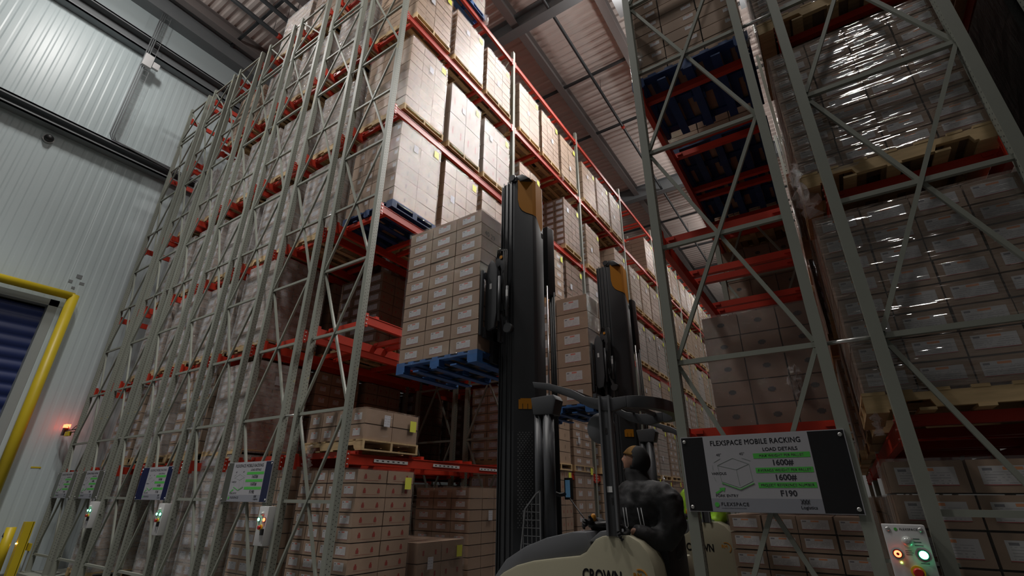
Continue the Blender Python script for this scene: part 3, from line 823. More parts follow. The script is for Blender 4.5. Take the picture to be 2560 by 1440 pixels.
# ends of the rack rows: row number from the aisle, level -> style
ENDS = {
    2: {0: 'grey', 3: 'grey', 4: 'brown', 5: 'plainb'},
    3: {0: 'grey', 1: 'red', 2: 'smallx', 3: 'grey', 4: 'smallx', 5: 'plain', 6: 'plainb'},
    4: {0: 'small', 1: 'grey', 2: 'grey', 3: 'white', 4: 'grey', 5: 'brown', 6: 'plain'},
    5: {1: 'grey', 2: 'grey', 3: 'grey', 4: 'grey', 5: 'brown'},
    6: {0: 'grey', 1: 'grey', 2: 'grey', 3: 'grey', 4: 'white'},
}
for rw, lv in ENDS.items():
    xc = (P[2 * rw - 2] + P[2 * rw - 1]) / 2
    for L, st in lv.items():
        c, r_ = (3, 3) if st in ('plain', 'plainb', 'brown') else (4, 3)
        n = 8 if st != 'white' else 4; lh = rf.uniform(1.42, 1.66) / n
        if (rw, L) == (3, 1): lh, n, c, r_ = .145, 10, 4, 3
        if L == 0: n += 2
        fm = M_FILM if (rw, L) in ((5, 5), (3, 6)) else (M_FILME if L >= 2 or rf.random() < .4 else M_FILMW)
        load(xc, Y0 + SLOT[0] + LW / 2, LV[L] + (BZ if L else .1), '%s load, %s, end of the %s row from the aisle' % (LOOK[st].replace('cartons', 'carton'), LEVN[L], ORD[rw - 1]), 'loads at the ends of the rack rows', st, c, r_, n, lh, film=fm, indiv=rw <= 4, tags='s' if rw == 3 else '', tails=((.55, -.5, .15, 1.1, .6),) if (rw, L) in ((3, 2), (5, 1), (4, 2)) else ())
# right rack: first row
XR = (RX[0] + RX[1]) / 2
G_R = 'loads on the near rack behind the big sign'
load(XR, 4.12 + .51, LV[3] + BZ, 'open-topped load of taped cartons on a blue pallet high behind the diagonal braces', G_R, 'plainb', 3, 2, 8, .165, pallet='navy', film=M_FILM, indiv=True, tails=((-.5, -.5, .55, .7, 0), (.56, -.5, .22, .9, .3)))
for i, (yy, c) in enumerate(((Y0 + SLOT[1] + .1, 'second'), (Y0 + SLOT[2], 'third'), (Y0 + BAY + SLOT[0], 'fourth'), (Y0 + BAY + SLOT[1], 'fifth'))):
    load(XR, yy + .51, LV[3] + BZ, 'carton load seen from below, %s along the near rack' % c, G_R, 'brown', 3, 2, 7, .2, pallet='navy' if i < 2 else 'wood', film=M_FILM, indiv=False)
load(XR, 5.76 + .51, LV[1] + BZ, 'wrapped large brown cartons with dark hand holes above the big sign', G_R, 'big', 3, 2, 5, .262, film=M_FILMW, indiv=True, tails=((.25, -.5, .75, 1.0, 0),))
load(XR, 8.35 + .51, LV[2] + BZ, 'wrapped brown cartons with dark hand holes, one level higher and farther back', G_R, 'big', 3, 2, 5, .30, film=M_FILM, indiv=True)
load(XR, 9.6 + .51, LV[1] + BZ, 'wrapped brown carton load behind the hand-holed cartons, lowest beam level', G_R, 'big', 3, 2, 5, .30, film=M_FILM)
load(XR, 5.55 + .51, LV[0] + .10, 'floor-level load of wide-labelled cartons below the big sign', G_R, 'wide', 4, 3, 8, .153, film=M_FILM, indiv=True)
# right rack: second row
XS_ = (RX[2] + RX[3]) / 2 - .09
G_S = 'tall wrapped loads on the near rack\'s second row'
load(XS_, 4.12 + .51, LV[0] + .10, 'floor-level load of wide-labelled cartons behind the nearest control box', G_S, 'wide', 3, 3, 8, .2, wx=1.25, film=M_FILM, indiv=True)
load(XS_, 4.12 + .51, LV[1] + BZ, 'wrapped load of wide-labelled cartons on a pale wooden pallet, right of the big sign', G_S, 'wide', 4, 3, 8, .176, wx=1.25, film=M_FILMS, indiv=True, tails=((-.6, -.45, .10, .7, 1.2),))
load(XS_, 4.12 + .51, LV[2] + BZ, 'glossy wrapped load of wide-labelled cartons in bright streaks, second beam level', G_S, 'wide', 4, 3, 10, .137, wx=1.25, film=M_FILMS, indiv=True, tails=((-.64, -.42, .30, 1.5, 1.0),))
load(XS_, 4.12 + .51, LV[3] + BZ, 'wrapped carton load on a notched pallet cut by the top frame edge', G_S, 'wide', 3, 3, 7, .19, wx=1.25, film=M_FILMS, indiv=True)
for s_ in (1, 2, 3, 4, 5, 6, 7, 8):
    for L in range(4):
        load(XS_ + (.06 if s_ < 4 else 0), Y0 + (s_ // 3) * BAY + SLOT[s_ % 3] + .51, LV[L] + (BZ if L else .1), 'dim carton load behind the wrapped front loads, %s, %s back' % (LEVN[L], ORD[s_]), G_S, 'wide', 3, 3, 7, .2, film=M_FILM)
XK = (RX[4] + RX[5]) / 2 - .02
load(XK, 4.62, LV[2] + BZ, 'tall load wrapped in black film at the far right edge', 'loads at the far right edge', 'white', 3, 3, 5, .27, film=M_FILMK)
load(XK, 4.62, LV[3] + BZ, 'wrapped wide-labelled cartons above the black load, far right edge', 'loads at the far right edge', 'wide', 3, 3, 7, .19, film=M_FILMS, indiv=True)

# ================================================================ lamps
M_LENS = mat('lamp_lens', (0.9, 0.9, 0.9), 0.4, emit=(1.0, 0.95, 0.9), estr=6.0)
M_GALV = mat('galvanised', (0.42, 0.44, 0.46), 0.4, 0.7)
for i, (lo, lo2, (x, y, z, lx, ly)) in enumerate(lamp_objs):
    t = empty('ceiling_light', (x, y, z), None)
    tag(t, 'long white strip ceiling light hanging out of view above the aisle or cross aisle', 'ceiling light', 'ceiling lights')
    b = MB(); b.box(x - lx / 2 - .03, y - ly / 2 - .03, z + .02, x + lx / 2 + .03, y + ly / 2 + .03, z + .09)
    for s in (-1, 1):
        px, py = (x + s * lx * .4, y) if lx > ly else (x, y + s * ly * .4)
        b.box(px - .004, py - .004, z + .09, px + .004, py + .004, 16.02)
    b.build('lamp_housing', M_GALV, t)
    lo.parent = t; lo.location = (0, 0, -0.22 if lo.rotation_euler.x or lo.rotation_euler.y else 0)
    lo2.parent = t; lo2.location = (0, 0, -0.45)

# ================================================================ signs
M_SIGNB = mat('sign_black', (0.018, 0.018, 0.02), 0.25)
M_SIGNN = mat('sign_navy', (0.015, 0.018, 0.06), 0.25)
M_SIGNG = mat('sign_olive', (0.10, 0.105, 0.085), 0.3)
M_SIGNW = mat('sign_white', (0.44, 0.44, 0.47), 0.4)
M_SIGNF = mat('sign_footer', (0.30, 0.31, 0.35), 0.4)
M_GREEN = mat('sign_green', (0.10, 0.55, 0.09), 0.4)
M_INK = mat('sign_ink', (0.03, 0.03, 0.04), 0.5)
M_PALE = mat('sign_pale_text', (0.45, 0.75, 0.45), 0.4)
M_LINE = mat('sign_line', (0.33, 0.40, 0.36), 0.5)
def sign(x0, x1, fa, fb, label, mats, small=False, plain=False):
    z0, z1 = 1.160, 1.686; yb = Y0 - PD / 2 - 0.012; W = x1 - x0; Hh = z1 - z0
    t = empty('rack_sign', ((x0 + x1) / 2, yb, z0)); tag(t, label, 'sign', 'rack signs')
    b = MB(); b.box(x0, yb, z0, x1, yb + 0.010, z1); b.build('backing_board', mats[0] if False else M_SIGNW, t)
    xa, xb = x0 + fa * W, x0 + fb * W
    e = yb - 0.0012
    b = MB(); b.box(x0 + .006, e, z0 + .006, xa, yb, z1 - .006); b.build('edge_band', mats[0], t)
    b = MB(); b.box(xb, e, z0 + .006, x1 - .006, yb, z1 - .006); b.build('edge_band', mats[1], t)
    b = MB(); b.box(xa, e, z0 + .09 * Hh / .52, xb, yb, z1 - .003); b.build('white_panel', M_SIGNW, t)
    b = MB(); b.box(xa, e, z0 + .003, xb, yb, z0 + .09 * Hh / .52); b.build('footer_panel', M_SIGNF, t)
    for bx in (x0 + 0.028, x1 - 0.028):
        for bz in (z0 + 0.032, z1 - 0.035):
            b = MB(); b.lathe([(0.013, 0), (0.013, -0.004), (0.008, -0.007)], (bx, e, bz), 'y', 14); b.build('bolt', M_BOLT, t)
    w = xb - xa
    def X(u): return xa + u * w
    def Z(v): return z0 + v * Hh
    y = e - 0.0006; k = w / 0.70
    T = lambda nm, s, sz, m, u, v, **kw: text_obj(nm, s, sz * k, m, (X(u), y, Z(v)), t, **kw)
    T('title_lettering', 'FLEXSPACE MOBILE RACKING', .050, M_INK, .5, .865, bold=.0009, align='CENTER', spacing=1.06, xs=.86)
    for s, v in (('MAX WEIGHT PER PALLET', .675), ('AVERAGE WEIGHT PER PALLET', .49), ('PROJECT REFERENCE NUMBER', .305)):
        b = MB(); b.box(X(.475), e - .0008, Z(v), X(.985), e, Z(v + .066)); b.build('green_bar', M_GREEN, t)
        if not small: text_obj('bar_lettering', s, .024 * k, M_PALE, (X(.73), y - .0008, Z(v + .018)), t, bold=.0006, align='CENTER')
    for s, v in (('1600#', .585), ('1600#', .40), ('F190', .205)):
        T('value_lettering', s, .052, M_INK, .73, v, bold=.0014, align='CENTER')
    T('heading_lettering', 'LOAD DETAILS', .033, M_INK, .73, .768, bold=.0006, align='CENTER')
    b = MB()
    def ln(u0, v0, u1, v1, r=.0013): b.bar((X(u0), y, Z(v0)), (X(u1), y, Z(v1)), r, r, (0, 1, 0))
    for a in (((.11, .60), (.27, .69)), ((.27, .69), (.42, .61)), ((.42, .61), (.29, .54)), ((.29, .54), (.11, .60)), ((.11, .60), (.13, .39)), ((.42, .61), (.43, .39)), ((.29, .54), (.30, .33)), ((.13, .39), (.30, .31)), ((.30, .31), (.43, .39))):
        ln(a[0][0], a[0][1], a[1][0], a[1][1])
    for a in (((.08, .64), (.15, .69)), ((.36, .69), (.44, .65)), ((.06, .60), (.06, .54)), ((.06, .45), (.07, .40))): ln(a[0][0], a[0][1], a[1][0], a[1][1])
    b.build('carton_drawing', M_LINE, t)
    b = MB()
    for a in (((.13, .37), (.30, .285)), ((.30, .285), (.44, .365))): b.bar((X(a[0][0]), y, Z(a[0][1])), (X(a[1][0]), y, Z(a[1][1])), .004, .004, (0, 1, 0))
    b.prism([(X(.05), Z(.245)), (X(.07), Z(.23)), (X(.125), Z(.275)), (X(.14), Z(.258)), (X(.155), Z(.31)), (X(.095), Z(.305)), (X(.11), Z(.29))], 'y', y - .001, y)
    b.build('green_arrow', M_GREEN, t)
    T('dimension_lettering', '48"', .027, M_INK, .14, .72, align='CENTER'); T('dimension_lettering', '40"', .027, M_INK, .37, .725, align='CENTER')
    T('dimension_lettering', 'VARIOUS', .025, M_INK, .115, .475, align='CENTER', bold=.0004); T('caption_lettering', 'FORK ENTRY', .026, M_INK, .16, .19, align='CENTER', bold=.0004)
    b = MB(); b.lathe([(.017 * k, 0), (.017 * k, -.001)], (X(.05), y, Z(.095)), 'y', 6); b.build('maker_emblem', M_GREEN, t)
    T('maker_lettering', 'FLEXSPACE', .032, M_INK, .09, .08, bold=.0008, spacing=1.2)
    if not small:
        T('small_lettering', 'FLEXSPACE MOBILE RACKING SYSTEMS', .0095, M_INK, .09, .045)
    T('partner_lettering', 'Logistics', .028, M_INK, .81, .055, bold=.0003)
    b = MB()
    for u in (.82, .845, .87):
        for d in (-1, 1):
            b.bar((X(u), y, Z(.115)), (X(u + .022), y, Z(.115 + .05)), .003, .003, (0, 1, 0)) if d > 0 else b.bar((X(u), y, Z(.165)), (X(u + .022), y, Z(.115)), .003, .003, (0, 1, 0))
    b.build('partner_emblem', M_INK, t)
    return t
sign(-1.052, 0.032, .155, .80, 'large white sign with black ends on the near rack, lettered for load details', (M_SIGNB, M_SIGNB))
sign(P[3] - .05, P[2] + .05, .15, .86, 'white sign with olive and black ends on the second frame from the aisle', (M_SIGNG, M_SIGNN), True)
sign(P[7] - .05, P[6] + .05, .24, .85, 'white sign with navy blue ends', (M_SIGNN, M_SIGNN), True)
sign(P[11] - .05, P[10] + .05, .20, .78, 'pale sign with grey ends, second from the ribbed wall', (M_SIGNG, M_SIGNG), True)
sign(P[13] - .05, P[12] + .05, .20, .80, 'pale sign nearest the ribbed wall', (M_SIGNG, M_SIGNG), True)

# ================================================================ control boxes
M_BOXC = mat('control_box_grey', (0.62, 0.62, 0.62), 0.4)
M_GLASSD = mat('dome_clear', (0.55, 0.58, 0.55), 0.1, coat=1.0)
M_RED = mat('button_red', (0.5, 0.02, 0.02), 0.35)
M_YELB = mat('button_yellow', (0.75, 0.55, 0.03), 0.45)
M_BLK = mat('plastic_black', (0.015, 0.015, 0.016), 0.45)
M_ER = mat('glow_red', (0.9, 0.1, 0.05), 0.4, emit=(1.0, 0.08, 0.03), estr=9)
M_EG = mat('glow_green', (0.2, 0.9, 0.5), 0.4, emit=(0.10, 1.0, 0.42), estr=10)
M_EY = mat('glow_yellow', (0.8, 0.9, 0.2), 0.4, emit=(0.7, 1.0, 0.15), estr=4)
def control_box(xc, label, left, right, det):
    z0, z1 = 0.66, 1.115; wd = .205; x0, x1 = xc - wd / 2, xc + wd / 2; yf = Y0 - .13
    t = empty('control_box', (xc, yf, z0)); tag(t, label, 'control box', 'rack control boxes')
    b = MB(); b.box(x0, yf, z0, x1, yf + .10, z1); b.build('enclosure', M_BOXC, t, bevel=.006)
    b = MB(); b.box(x0 + .03, yf + .10, z0 + .1, x1 - .03, Y0 - PD / 2 + .0, z1 - .1); b.bar((xc - .22, yf + .11, z0 + .25), (xc + .22, yf + .11, z0 + .25), .03, .02); b.build('mounting_bracket', M_BRACE, t)
    def lampb(nm, x, z, m, r=.022, ring=False):
        b = MB(); b.lathe([(r * 1.35, 0), (r * 1.35, -.008)], (x, yf, z), 'y', 20); o = b.build(nm, M_BLK, t)
        b = MB(); b.lathe([(r, -.008), (r, -.016), (r * .8, -.02)], (x, yf, z), 'y', 20)
        b.build('lens', m, o)
        if ring:
            b = MB(); b.lathe([(r * .42, -.0202), (r * .42, -.022)], (x, yf, z), 'y', 16); b.build('cap', M_RED, o)
    lampb('indicator_lamp', xc - .062, z1 - .155, left[0], .018, left[1])
    lampb('indicator_lamp', xc + .058, z1 - .155, right[0], .021, right[1])
    b = MB(); b.lathe([(.028, 0), (.028, -.012), (.020, -.028), (.008, -.034)], (xc, yf, z1 - .088), 'y', 20); b.build('clear_dome', M_GLASSD, t)
    b = MB(); b.lathe([(.034, 0), (.034, -.012)], (xc + .01, yf, z1 - .245), 'y', 22); es = b.build('stop_collar', M_YELB, t)
    b = MB(); b.lathe([(.016, -.012), (.016, -.028), (.025, -.028), (.025, -.038), (.018, -.045)], (xc + .01, yf, z1 - .245), 'y', 22); b.build('stop_button', M_RED, es)
    b = MB(); b.box(xc + .05, yf - .03, z1 - .33, xc + .085, yf, z1 - .26); b.build('key_switch', M_BLK, t)
    if det:
        for sx in (-1, 1):
            b = MB(); b.lathe([(.012, 0), (.012, -.003), (.006, -.005)], (xc + sx * .078, yf, z1 - .025), 'y', 14); b.build('cover_screw', M_BOLT, t)
        b = MB(); b.lathe([(.009, 0), (.009, -.001)], (xc - .04, yf, z1 - .025), 'y', 6); b.build('maker_emblem', M_GREEN, t)
        text_obj('maker_lettering', 'FLEXSPACE', .016, M_INK, (xc - .022, yf - .001, z1 - .03), t, bold=.0003, spacing=1.1)
        b = MB()
        for (dx, dz, w_) in ((.03, -.075, .03), (.03, -.092, .035), (.03, -.11, .04), (-.022, -.14, .03), (-.022, -.15, .036), (-.022, -.159, .03), (.035, -.20, .04)):
            b.box(xc + dx, yf - .0008, z1 + dz, xc + dx + w_, yf, z1 + dz + .003)
        b.build('caption_lines', M_INK, t)
        b = MB(); b.lathe([(.004, 0), (.004, -.004)], (xc + .022, yf, z1 - .075), 'y', 10); b.build('status_light', M_RED, t)
        b = MB(); b.lathe([(.005, 0), (.005, -.004)], (xc - .055, yf, z1 - .20), 'y', 10); b.build('status_light', M_EY, t)
    return t
control_box(.198, 'nearest grey control box with red and green lights, beside the near rack', (M_ER, True), (M_EG, False), True)
control_box((P[1] + P[2]) / 2, 'control box with one green and one red light between the first two frames', (M_EG, False), (M_ER, False), False)
control_box((P[5] + P[6]) / 2, 'control box with two green lights, below the navy sign', (M_EG, False), (M_EG, False), False)
control_box((P[9] + P[10]) / 2, 'farthest control box with two green lights', (M_EG, False), (M_EG, False), False)

# ================================================================ things on and by the left wall
M_YELP = mat('safety_yellow', (0.62, 0.47, 0.02), 0.42, 0, 0.08, 3)
g = empty('door_guard', (XW + .25, 3.19, ZF)); tag(g, 'yellow tubular guard frame around the blue dock door', 'door guard')
b = MB(); b.tube([(XW + .22, 3.19, ZF), (XW + .22, 3.19, 5.9)], .11, 18); b.build('upright_post', M_YELP, g)
b = MB(); b.tube([(XW + .22, -1.35, ZF), (XW + .22, -1.35, 5.9)], .11, 18); b.build('upright_post', M_YELP, g)
b = MB(); b.tube([(XW + .22, 3.19, 5.86), (XW + .22, -1.35, 5.86)], .10, 18); b.build('cross_pipe', M_YELP, g)
for yy, nm in ((3.80, 'round'), (4.03, 'slotted')):
    pass
t = empty('bollard', (-15.25, 3.62, ZF)); tag(t, 'round yellow bollard with a black arrow by the wall', 'bollard')
b = MB(); b.tube([(-15.25, 3.62, ZF), (-15.25, 3.62, .58)], .085, 18); b.build('post', M_YELP, t)
b = MB(); b.prism([(-15.30, .40), (-15.22, .40), (-15.26, .48)], 'y', 3.62 - .092, 3.62 - .08); b.build('arrow_mark', M_BLK, t)
t = empty('sensor_post', (-15.25, 3.87, ZF)); tag(t, 'square yellow post with a dark slot and amber light', 'sensor post')
b = MB(); b.box(-15.33, 3.80, ZF, -15.27, 3.94, .68); b.box(-15.23, 3.80, ZF, -15.17, 3.94, .68); b.box(-15.33, 3.93, ZF, -15.17, 3.96, .68); b.build('post', M_YELP, t)
b = MB(); b.box(-15.27, 3.86, ZF + .02, -15.23, 3.93, .68); b.build('slot_strip', M_BLK, t)
M_EA = mat('glow_amber', (1, .6, .1), .4, emit=(1, .55, .12), estr=12)
b = MB(); b.lathe([(.014, 0), (.014, -.02)], (-15.25, 3.80, .26), 'y', 12); b.build('amber_light', M_EA, t)
t = empty('floor_barrier', (-15.35, 4.02, ZF)); tag(t, 'low yellow barrier rail beside the sensor post', 'barrier')
b = MB(); b.box(-15.6, 3.98, .12, -15.0, 4.0, .26); b.build('rail', M_YELP, t)
b = MB(); b.box(-15.55, 3.985, ZF, -15.5, 3.997, .12); b.box(-15.1, 3.985, ZF, -15.05, 3.997, .12); b.build('rail_foot', M_STEEL, t)
# beacon on bracket
t = empty('beacon_bracket', (P[13], Y0 - .1, 2.62)); tag(t, 'red warning beacon on a thin bracket sticking out from the rack', 'beacon')
b = MB(); zz = 2.63
b.bar((P[13], Y0 - .06, zz), (P[13] - .78, Y0 - .06, zz), .02, .02); b.bar((P[13], Y0 - .06, zz - .06), (P[13] - .78, Y0 - .06, zz - .06), .02, .02); b.build('bracket_arm', M_BLK, t)
b = MB(); b.box(P[13] - .74, Y0 - .1, zz - .1, P[13] - .62, Y0 - .02, zz + .07); b.build('beacon_base', M_BLK, t)
b = MB(); b.box(P[13] - .74, Y0 - .11, zz + .08, P[13] - .54, Y0 - .02, zz + .15); b.build('red_lens', M_ER, t)
for dx in (.30, .45):
    b = MB(); b.box(P[13] - dx - .04, Y0 - .10, zz - .13, P[13] - dx + .04, Y0 - .03, zz - .03); b.build('sensor', M_YELP, t)
b = MB(); b.tube([(P[13] - .55, Y0 - .06, zz + .1), (P[13] - .42, Y0 - .06, zz + .02), (P[13] - .2, Y0 - .07, zz + .0), (P[13], Y0 - .06, zz + .08)], .008, 6); b.build('cable', M_BLK, t)
# dome camera under the lower girt
t = empty('dome_camera', (XW + .1, 1.52, 9.8)); tag(t, 'small dark dome camera on the ribbed wall under the lower girt', 'camera')
b = MB(); b.lathe([(.12, 0), (.12, .05)], (XW + .01, 1.52, 9.84), 'x', 20); b.build('mount_ring', M_BOXC, t)
b = MB(); b.lathe([(.10, .05), (.095, .10), (.07, .15), (.02, .17)], (XW + .01, 1.52, 9.84), 'x', 20); b.build('dark_dome', M_BLK, t)
# conduit and junction box
t = empty('cable_conduit', (XW + .36, 2.6, 10.5)); tag(t, 'bundle of grey conduits climbing the ribbed wall to the roof', 'conduit')
for dy in (-.05, 0, .05):
    b = MB(); b.tube([(XW + .36, 2.6 + dy, 15.7), (XW + .36, 2.6 + dy, 10.62), (XW + .34, 2.68 + dy, 10.5), (XW + .33, 4.6, 10.44 + dy), (XW + .33, 7.0, 10.44 + dy)], .017, 8); b.build('conduit_pipe', M_STEEL, t)
b = MB()
for i in range(26): b.bar((XW + .36, 2.68, 10.75 + i * .19), (XW + .36, 2.80, 10.75 + i * .19), .008, .008)
b.bar((XW + .36, 2.80, 10.6), (XW + .36, 2.80, 15.7), .010, .010); b.build('ladder_tray', M_GALV, t)
t = empty('junction_box', (XW + .33, 2.7, 13.35)); tag(t, 'light grey junction box on the conduit at the upper girt', 'junction box')
b = MB(); b.box(XW + .38, 2.54, 13.3, XW + .5, 2.78, 13.75); b.build('enclosure', M_BOXC, t, bevel=.008)
b = MB(); b.box(XW + .36, 2.80, 13.4, XW + .46, 2.98, 13.62); b.build('side_box', M_BOXC, t, bevel=.006)
# small marks on the wall
for i, (y, z, w_, h_) in enumerate(((3.13, 6.43, .12, .10), (3.02, 6.26, .08, .08), (3.24, 6.28, .10, .07), (3.12, 6.12, .07, .06))):
    b = MB(); b.box(XW + .006, y, z, XW + .012, y + w_, z + h_); o = b.build('wall_mark', M_STEEL, None)
    tag(o, ('small dark mark on the ribbed wall above the yellow guard corner, %s of four' % ['uppermost', 'left', 'right', 'lowest'][i]), 'mark', 'wall marks')
b = MB(); b.box(XW + .006, 3.68, 1.79, XW + .012, 3.86, 1.82); o = b.build('wall_sticker', M_YELP, None); tag(o, 'tiny yellowish sticker low on the ribbed wall', 'sticker')
# sprinkler pipes under the roof
def pipe(pts, r, label, m=M_PIPE, cup=()):
    t = empty('sprinkler_pipe', pts[0]); tag(t, label, 'pipe', 'sprinkler pipes')
    b = MB(); b.tube(pts, r, 12); b.build('pipe_run', m, t)
    a, c = Vector(pts[0]), Vector(pts[-1])
    for i in range(12):
        q = a.lerp(c, (i + .5) / 12); b = MB(); b.tube([q, (q.x, q.y, 16.5)], .008, 6); b.build('hanger_rod', m, t)
    for y in cup:
        b = MB(); b.tube([(a.x, y - .07, a.z), (a.x, y + .07, a.z)], r * 1.35, 12); b.build('red_coupling', M_BEAM, t)
pipe([(-4.9, -10, 15.85), (-4.9, 41.5, 15.85)], .055, 'dark sprinkler pipe running above the open aisle', cup=(15.9,))
pipe([(-13.35, -10, 15.95), (-13.35, 41.5, 15.95)], .075, 'dark roof pipe with a red coupling, nearest the ribbed wall', cup=(5.25,))
pipe([(-12.55, -10, 15.95), (-12.55, 41.5, 15.95)], .075, 'dark roof pipe beside the one with the red coupling')
pipe([(-11.95, -10, 15.95), (-11.95, 41.5, 15.95)], .06, 'thinner dark roof pipe, third from the ribbed wall')

# ================================================================ reach trucks
M_CREAM = mat('truck_cream', (0.38, 0.355, 0.255), 0.42, 0, 0.05, 3)
M_TGREY = mat('truck_grey', (0.065, 0.068, 0.075), 0.45)
M_TLGREY = mat('truck_light_grey', (0.13, 0.135, 0.145), 0.45)
M_MAST = mat('mast_black', (0.05, 0.053, 0.058), 0.38, 0.2, 0.05, 3)
M_ORANGE = mat('cap_orange', (0.62, 0.25, 0.015), 0.45)
M_STEELR = mat('rod_steel', (0.75, 0.75, 0.76), 0.2, 1.0)
M_RUB = mat('rubber_black', (0.012, 0.012, 0.013), 0.6)
M_MESHG = mat('guard_mesh_grey', (0.16, 0.165, 0.17), 0.45)
M_SCREEN = mat('screen_blue', (0.1, 0.25, 0.4), 0.3, emit=(0.25, 0.55, 0.9), estr=0.06)
YC = 4.52
def make_truck(label, T, mast_label=None):
    """forks point to -x; T shifts the whole truck"""
    ox, oy, lift = T
    t = empty('reach_truck', (-2.1 + ox, YC + oy, ZF)); tag(t, label, 'reach truck', 'reach trucks')
    def bld(mb, nm, m, par=t, **k):
        mb.v = [(p[0] + ox, p[1] + oy, p[2]) for p in mb.v]
        return mb.build(nm, m, par, **k)
    yn, yf = 3.99, 5.05      # near and far side
    # cream body side shell, rounded hump at the rear
    prof = [(-2.82, -.16), (-2.82, .575), (-2.73, .64), (-2.59, .705), (-2.42, .75), (-2.20, .785), (-1.98, .815), (-1.92, .845), (-1.87, .90), (-1.83, .94), (-1.77, .965), (-1.66, .982), (-1.54, .98), (-1.46, .94), (-1.40, .87), (-1.365, .78), (-1.35, .66), (-1.34, -.16)]
    b = MB(); b.prism(prof, 'y', yn, yn + .30); bld(b, 'side_panel', M_CREAM, bevel=.022)
    prof2 = [(x, z if z < .5 else min(z, .78)) for x, z in prof]
    b = MB(); b.prism(prof2, 'y', yf - .30, yf); bld(b, 'side_panel', M_CREAM, bevel=.022)
    b = MB(); b.box(-2.78, yn + .30, -.2, -1.36, yf - .30, -.06); bld(b, 'floor_pan', M_TGREY, bevel=.01)
    b = MB(); b.box(-1.5, yn + .26, .25, -1.32, yf - .26, .98); bld(b, 'rear_cushion', M_RUB, bevel=.04)
    # grey dash hood sweeping down toward the mast
    hood = [(-2.80, .50), (-2.70, .60), (-2.55, .67), (-2.35, .735), (-2.15, .775), (-1.97, .81), (-1.88, .88), (-1.92, .99), (-2.05, .985), (-2.3, .93), (-2.52, .85), (-2.72, .74), (-2.84, .60)]
    b = MB(); b.prism(hood, 'y', yn + .03, yf - .04); bld(b, 'dash_hood', M_TLGREY, bevel=.018)
    b = MB(); b.prism([(-1.90, .92), (-1.80, 1.0), (-1.66, 1.015), (-1.60, .98), (-1.62, .9)], 'y', yn + .03, yn + .28); bld(b, 'arm_rest', M_TLGREY, bevel=.02)
    # base legs with load wheels
    for y in (yn + .06, yf - .06):
        b = MB(); b.box(-3.75, y - .06, ZF + .06, -2.7, y + .06, ZF + .17); bld(b, 'base_leg', M_TGREY, bevel=.012)
        b = MB(); b.lathe([(.065, -.04), (.065, .04)], (-3.68, y, ZF + .066), 'y', 18); bld(b, 'load_wheel', M_RUB)
    b = MB(); b.lathe([(.15, -.07), (.16, -.05), (.16, .05), (.15, .07)], (-1.7, YC, ZF + .162), 'y', 24); bld(b, 'drive_wheel', M_RUB)
    # logo lettering on the near side
    o = text_obj('side_lettering', 'CROWN', .118, M_BLK, (-1.955 + ox, yn - .002 + oy, .648), t, bold=.004, spacing=1.0, xs=.72)
    o = text_obj('side_emblem', 'RM', .05, M_ORANGE, (-1.53 + ox, yn - .002 + oy, .695), t, bold=.0016)
    b = MB()
    for k in range(10):
        a = -1.0 + k * .30; a2 = a + .30
        b.bar((-1.475 + .055 * math.cos(a), yn - .003, .70 + .055 * math.sin(a)), (-1.475 + .055 * math.cos(a2), yn - .003, .70 + .055 * math.sin(a2)), .008, .004, (0, 1, 0))
    bld(b, 'orange_swoosh', M_ORANGE)
    # mast: single chamfered column, channels on the near face
    ym0, ym1 = 4.27, 4.62; xm0, xm1 = -2.98, -2.60
    col_ = [(xm0, ym0 + .05), (xm0 + .02, ym0), (xm1 - .21, ym0), (xm1 - .02, ym0 + .13), (xm1, ym0 + .17), (xm1, ym1), (xm0, ym1)]
    b = MB(); b.prism(col_, 'z', ZF + .12, 5.0); bld(b, 'mast_column', M_MAST, bevel=.008)
    b = MB()
    for x in (xm0 + .01, xm0 + .07, xm0 + .13): b.box(x, ym0 - .014, ZF + .12, x + .012, ym0 + .01, 5.02)
    b.box(xm0 - .045, ym0 + .06, ZF + .12, xm0 + .0, ym0 + .10, 5.03); b.box(xm0 - .045, ym1 - .10, ZF + .12, xm0, ym1 - .06, 5.03)
    b.box(xm0 - .06, ym0 + .045, ZF + .12, xm0 - .045, ym0 + .115, 5.03)
    bld(b, 'mast_rail', M_MAST, bevel=.004)
    b = MB(); b.prism([(xm0 + .11, 5.0), (xm0 + .11, 5.09), (xm0 + .18, 5.10), (xm0 + .20, 5.0)], 'y', ym0 - .01, ym0 + .12)
    b.lathe([(.045, -.05), (.045, .05)], (xm0 + .14, ym0 + .03, 5.06), 'y', 14); bld(b, 'mast_head_roller', M_MAST)
    top = [(xm1 - .20, 5.0), (xm1 - .20, 5.11), (xm1 - .11, 5.10), (xm1 - .005, 5.0)]
    b = MB(); b.prism(top, 'y', ym0 + .03, ym1 - .05); bld(b, 'mast_head', M_MAST, bevel=.01)
    # orange cap wrapping the chamfer and the right face of the head
    b = MB(); e = .006
    def capq(pts): b.quad(pts)
    fx0, fy0, fx1, fy1 = xm1 - .195, ym0 + .010, xm1 - .02, ym0 + .13
    nx, ny = .565 * e, -.825 * e
    arc = [(0.0, 5.02), (0.0, 4.72), (.10, 4.62), (.30, 4.56), (.55, 4.53), (1.0, 4.50), (1.0, 5.04)]
    base = len(b.v)
    front = [(fx0 + (fx1 - fx0) * u + nx, fy0 + (fy1 - fy0) * u + ny, z) for u, z in [(.12 + .88 * a_, z_) for a_, z_ in arc]]
    b.quad(front)
    b.quad([(fx1 + nx, fy1 + ny, 4.50), (xm1 + e, ym0 + .17, 4.485), (xm1 + e, ym0 + .17, 5.02), (fx1 + nx, fy1 + ny, 5.04)])
